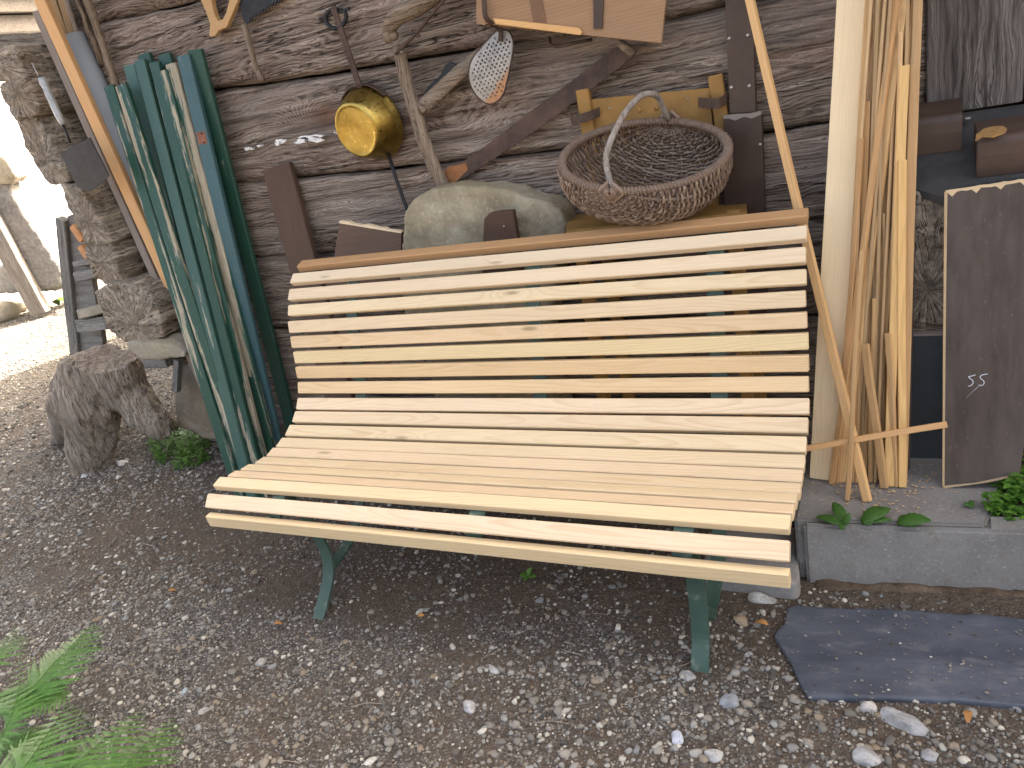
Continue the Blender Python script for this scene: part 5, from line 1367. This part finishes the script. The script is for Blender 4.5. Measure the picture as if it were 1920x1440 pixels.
def broad_plant(name, spec, label, zb, mat='broad'):
    c0 = spec[0][0]; t = thing(name, az(*c0, zb), label, 'plant')
    for k, (b, tp, w, dz, ng) in enumerate(spec):
        a = az(*b, zb + .004); e = az(*tp, zb + dz)
        V, F = leaf_geo(a, e, ng, w, .16, .12, .16, 12); o = obj('leaf', V, F, MT[mat], t, True)
        md = o.modifiers.new('s', 'SOLIDIFY'); md.thickness = .0007
    return t
U = Vector((0, -.35, 1))
broad_plant('dandelion', [((1580, 985), (1530, 965), .022, .012, U), ((1585, 983), (1562, 938), .026, .03, U), ((1584, 985), (1592, 962), .018, .03, U), ((1582, 986), (1575, 992), .018, .0, U), ((1584, 984), (1548, 975), .016, .006, U)], 'dandelion rosette growing in the crack of the concrete step, leftmost plant there', .200)
broad_plant('dock_plant', [((1615, 980), (1668, 950), .035, .028, U), ((1618, 981), (1640, 975), .025, .012, U), ((1620, 980), (1672, 972), .018, .014, U)], 'broad-leaved weed in the middle of the concrete step crack', .200)
broad_plant('dock_plant', [((1682, 982), (1744, 972), .034, .024, U), ((1684, 982), (1720, 985), .02, .006, U), ((1684, 980), (1705, 966), .018, .02, U)], 'broad-leaved weed rightmost in the concrete step crack', .200)
broad_plant('seedling', [((1815, 950), (1825, 938), .012, .012, U), ((1815, 950), (1808, 942), .010, .01, U), ((1815, 950), (1828, 948), .01, .006, U)], 'tiny weed seedling on the concrete slab near the panel board', .202)
gzp = float(gz(.02))
broad_plant('seedling', [((990, 1080), (996, 1064), .018, .03, U), ((990, 1080), (975, 1078), .018, .012, U), ((991, 1081), (1005, 1080), .014, .014, U), ((990, 1082), (984, 1088), .014, .006, U)], 'tiny green seedling on the earth below the front slat of the bench', gzp, 'weed')
broad_plant('nettle', [((305, 795), (262, 786), .05, .14, Vector((.1, -.7, 1))), ((318, 812), (352, 800), .035, .05, U), ((325, 815), (308, 797), .045, .075, U), ((330, 815), (352, 816), .03, .04, U)], 'large-leaved green plant against the stump root above the weeds', -.03)
broad_plant('yard_weed', [((112, 572), (98, 560), .06, .12, U), ((112, 572), (124, 555), .06, .2, U), ((112, 572), (108, 553), .05, .2, U)], 'small weed in the sunlit yard between pillar and rack', -.03, 'weed')

# ------------------------------------------------------------------ single stones and litter
g = G('loose_stone', .85, .25); v = g.coord(); oc_, oa_, or_ = g.objcol(); n1 = g.noise(v, (25, 60, 25), 5, .62); n2 = g.noise(v, (170, 170, 170), 3)
c = g.mix(g.rng(n1, .3, .7), g.mix(1, oc_, (.6, .58, .56), 'MULTIPLY'), g.mix(1, oc_, (1.25, 1.25, 1.25), 'MULTIPLY')); c = g.mix(g.rng(n2, .58, .7, 0, .6), c, (.06, .055, .055)); g.col(c); g.bump(n1, .6, .004); MT['loose'] = g.m
ST = [((1695, 1357), .046, (.30, .30, .30), (1.05, .62, .42), 'large flat grey layered stone just below the dark slate slab'),
      ((1629, 1330), .019, (.46, .43, .40), (1, .9, .8), 'whitish stone left of the large flat grey stone'),
      ((1289, 1271), .021, (.30, .30, .29), (1, .7, .6), 'grey stone touching the right front foot of the bench'),
      ((1428, 1125), .03, (.36, .36, .34), (1.2, .7, .5), 'pale grey flat stone behind the right bench leg near the slate'),
      ((1390, 1165), .02, (.36, .28, .19), (1.1, .8, .5), 'tan stone between the right bench leg and the slate slab'),
      ((1369, 1319), .024, (.25, .27, .29), (1, .9, .5), 'blue-grey stone below the right bench foot, left of the slate'),
      ((1625, 1424), .026, (.34, .34, .34), (1, .9, .6), 'round grey stone at the lower edge, below the whitish stone'),
      ((1270, 1386), .02, (.42, .45, .52), (1, .75, .5), 'pale bluish stone straight below the right bench foot'),
      ((1339, 1418), .022, (.34, .34, .33), (1, .8, .5), 'grey stone at the bottom edge right of the pale bluish one'),
      ((880, 1327), .022, (.36, .36, .36), (1, .8, .5), 'white speckled stone in the lower middle of the gravel'),
      ((925, 1257), .020, (.37, .37, .36), (1.2, .7, .5), 'white speckled stone above the lower middle one'),
      ((231, 871), .034, (.50, .49, .47), (1.1, .8, .6), 'chalky pale stone right of the stump foot'),
      ((160, 892), .03, (.40, .40, .40), (1.3, .7, .45), 'grey flat stone in front of the stump foot'),
      ((345, 1300), .017, (.26, .30, .33), (1.3, .7, .4), 'bluish flat pebble right of the fern'),
      ((386, 1336), .017, (.30, .29, .28), (1.2, .9, .6), 'grey-brown pebble right of the fern frond tips'),
      ((489, 1243), .017, (.32, .31, .29), (1, .9, .7), 'grey stone below the left bench foot'),
      ((694, 1430), .014, (.46, .46, .43), (1.3, .8, .7), 'white oval pebble at the bottom edge of the picture'),
      ((789, 1154), .009, (.50, .25, .08), (.8, 1.2, .7), 'small orange-brown stone in the gravel in front of the bench'),
      ((1745, 1420), .018, (.30, .30, .31), (1, .8, .6), 'grey stone below the large flat grey one'),
      ((1560, 1085), .010, (.34, .33, .32), (1, .8, .6), None)]
for k, (q, r, c, s, lab) in enumerate(ST):
    if not lab: continue
    p = ag(*q); V0, F0 = ico(4 if r > .03 else 3); V = chip(V0, k + 50, 12, .6, .9); V = V * (1 + .05 * fbm(V0 * 5 + k, 3))[:, None] * np.array(s) * r * 1.02
    a = rng.uniform(0, 3.1) if k else -.25; ca, sa = math.cos(a), math.sin(a); V = np.stack([V[:, 0] * ca - V[:, 1] * sa, V[:, 0] * sa + V[:, 1] * ca, V[:, 2]], 1) + np.array([p.x, p.y, p.z + r * s[2] * .22])
    o = obj('stone', V, F0, MT['loose'], None, True, True, (*c, 1)); tag(o, lab, 'stone', 'stones lying loose on the gravel')
LT = [((315, 1110), 'dry orange leaf scrap left of the bench on the gravel'), ((1010, 1155), None), ((765, 1165), None), ((1815, 1333), 'dry orange leaf scrap beside the large flat grey stone'), ((512, 1172), 'dry orange leaf scrap left of the left bench foot'), ((1440, 1172), 'crumpled dry leaf at the left edge of the slate')]
for k, (q, lab) in enumerate(LT):
    if not lab: continue
    p = ag(*q, .012); a = rng.uniform(0, 6); V, F = leaf_geo(p, p + Vector((math.cos(a), math.sin(a), .15)) * .03, (0, 0, 1), .014, .3, .2, .2, 6)
    o = obj('dry_leaf', V, F, MT['dryleaf'], None, True); o.modifiers.new('s', 'SOLIDIFY').thickness = .0006; tag(o, lab, 'leaf')
geos = []
for k in range(60):
    x, y = rng.uniform(0, 1500), rng.uniform(900, 1440); p = ag(x, y, .008)
    if p.x > .74 and p.y > .3: continue
    a = rng.uniform(0, 3.14); L = rng.uniform(.008, .04); d = Vector((math.cos(a), math.sin(a), 0)); s = Vector((-d.y, d.x, 0)) * rng.uniform(-.2, .2)
    geos.append(tube_geo(curve([p - d * L, p + s * L + Vector((0, 0, .004)), p + d * L], 5), rng.uniform(.0005, .0011), 4))
V, F = merge(*geos); tag(obj('litter', V, F, MT['graylath']), 'fine dry stalks and twigs scattered on the gravel', None, None, 'stuff')
geos = []
for k in range(260):
    p = az(rng.normal(1640, 60), rng.normal(915, 22), .204)
    if not (.78 < p.x < 1.15 and .42 < p.y < .7): continue
    V0, F0 = ico(1); r = rng.uniform(.001, .003); geos.append(((V0 * np.array([r * 1.6, r, r * .5]) + np.array(p)).tolist(), F0.tolist()))
V, F = merge(*geos); tag(obj('wood_crumbs', V, F, MT['lath']), 'brown wood crumbs and sawdust on the slab round the lath feet', None, None, 'stuff')
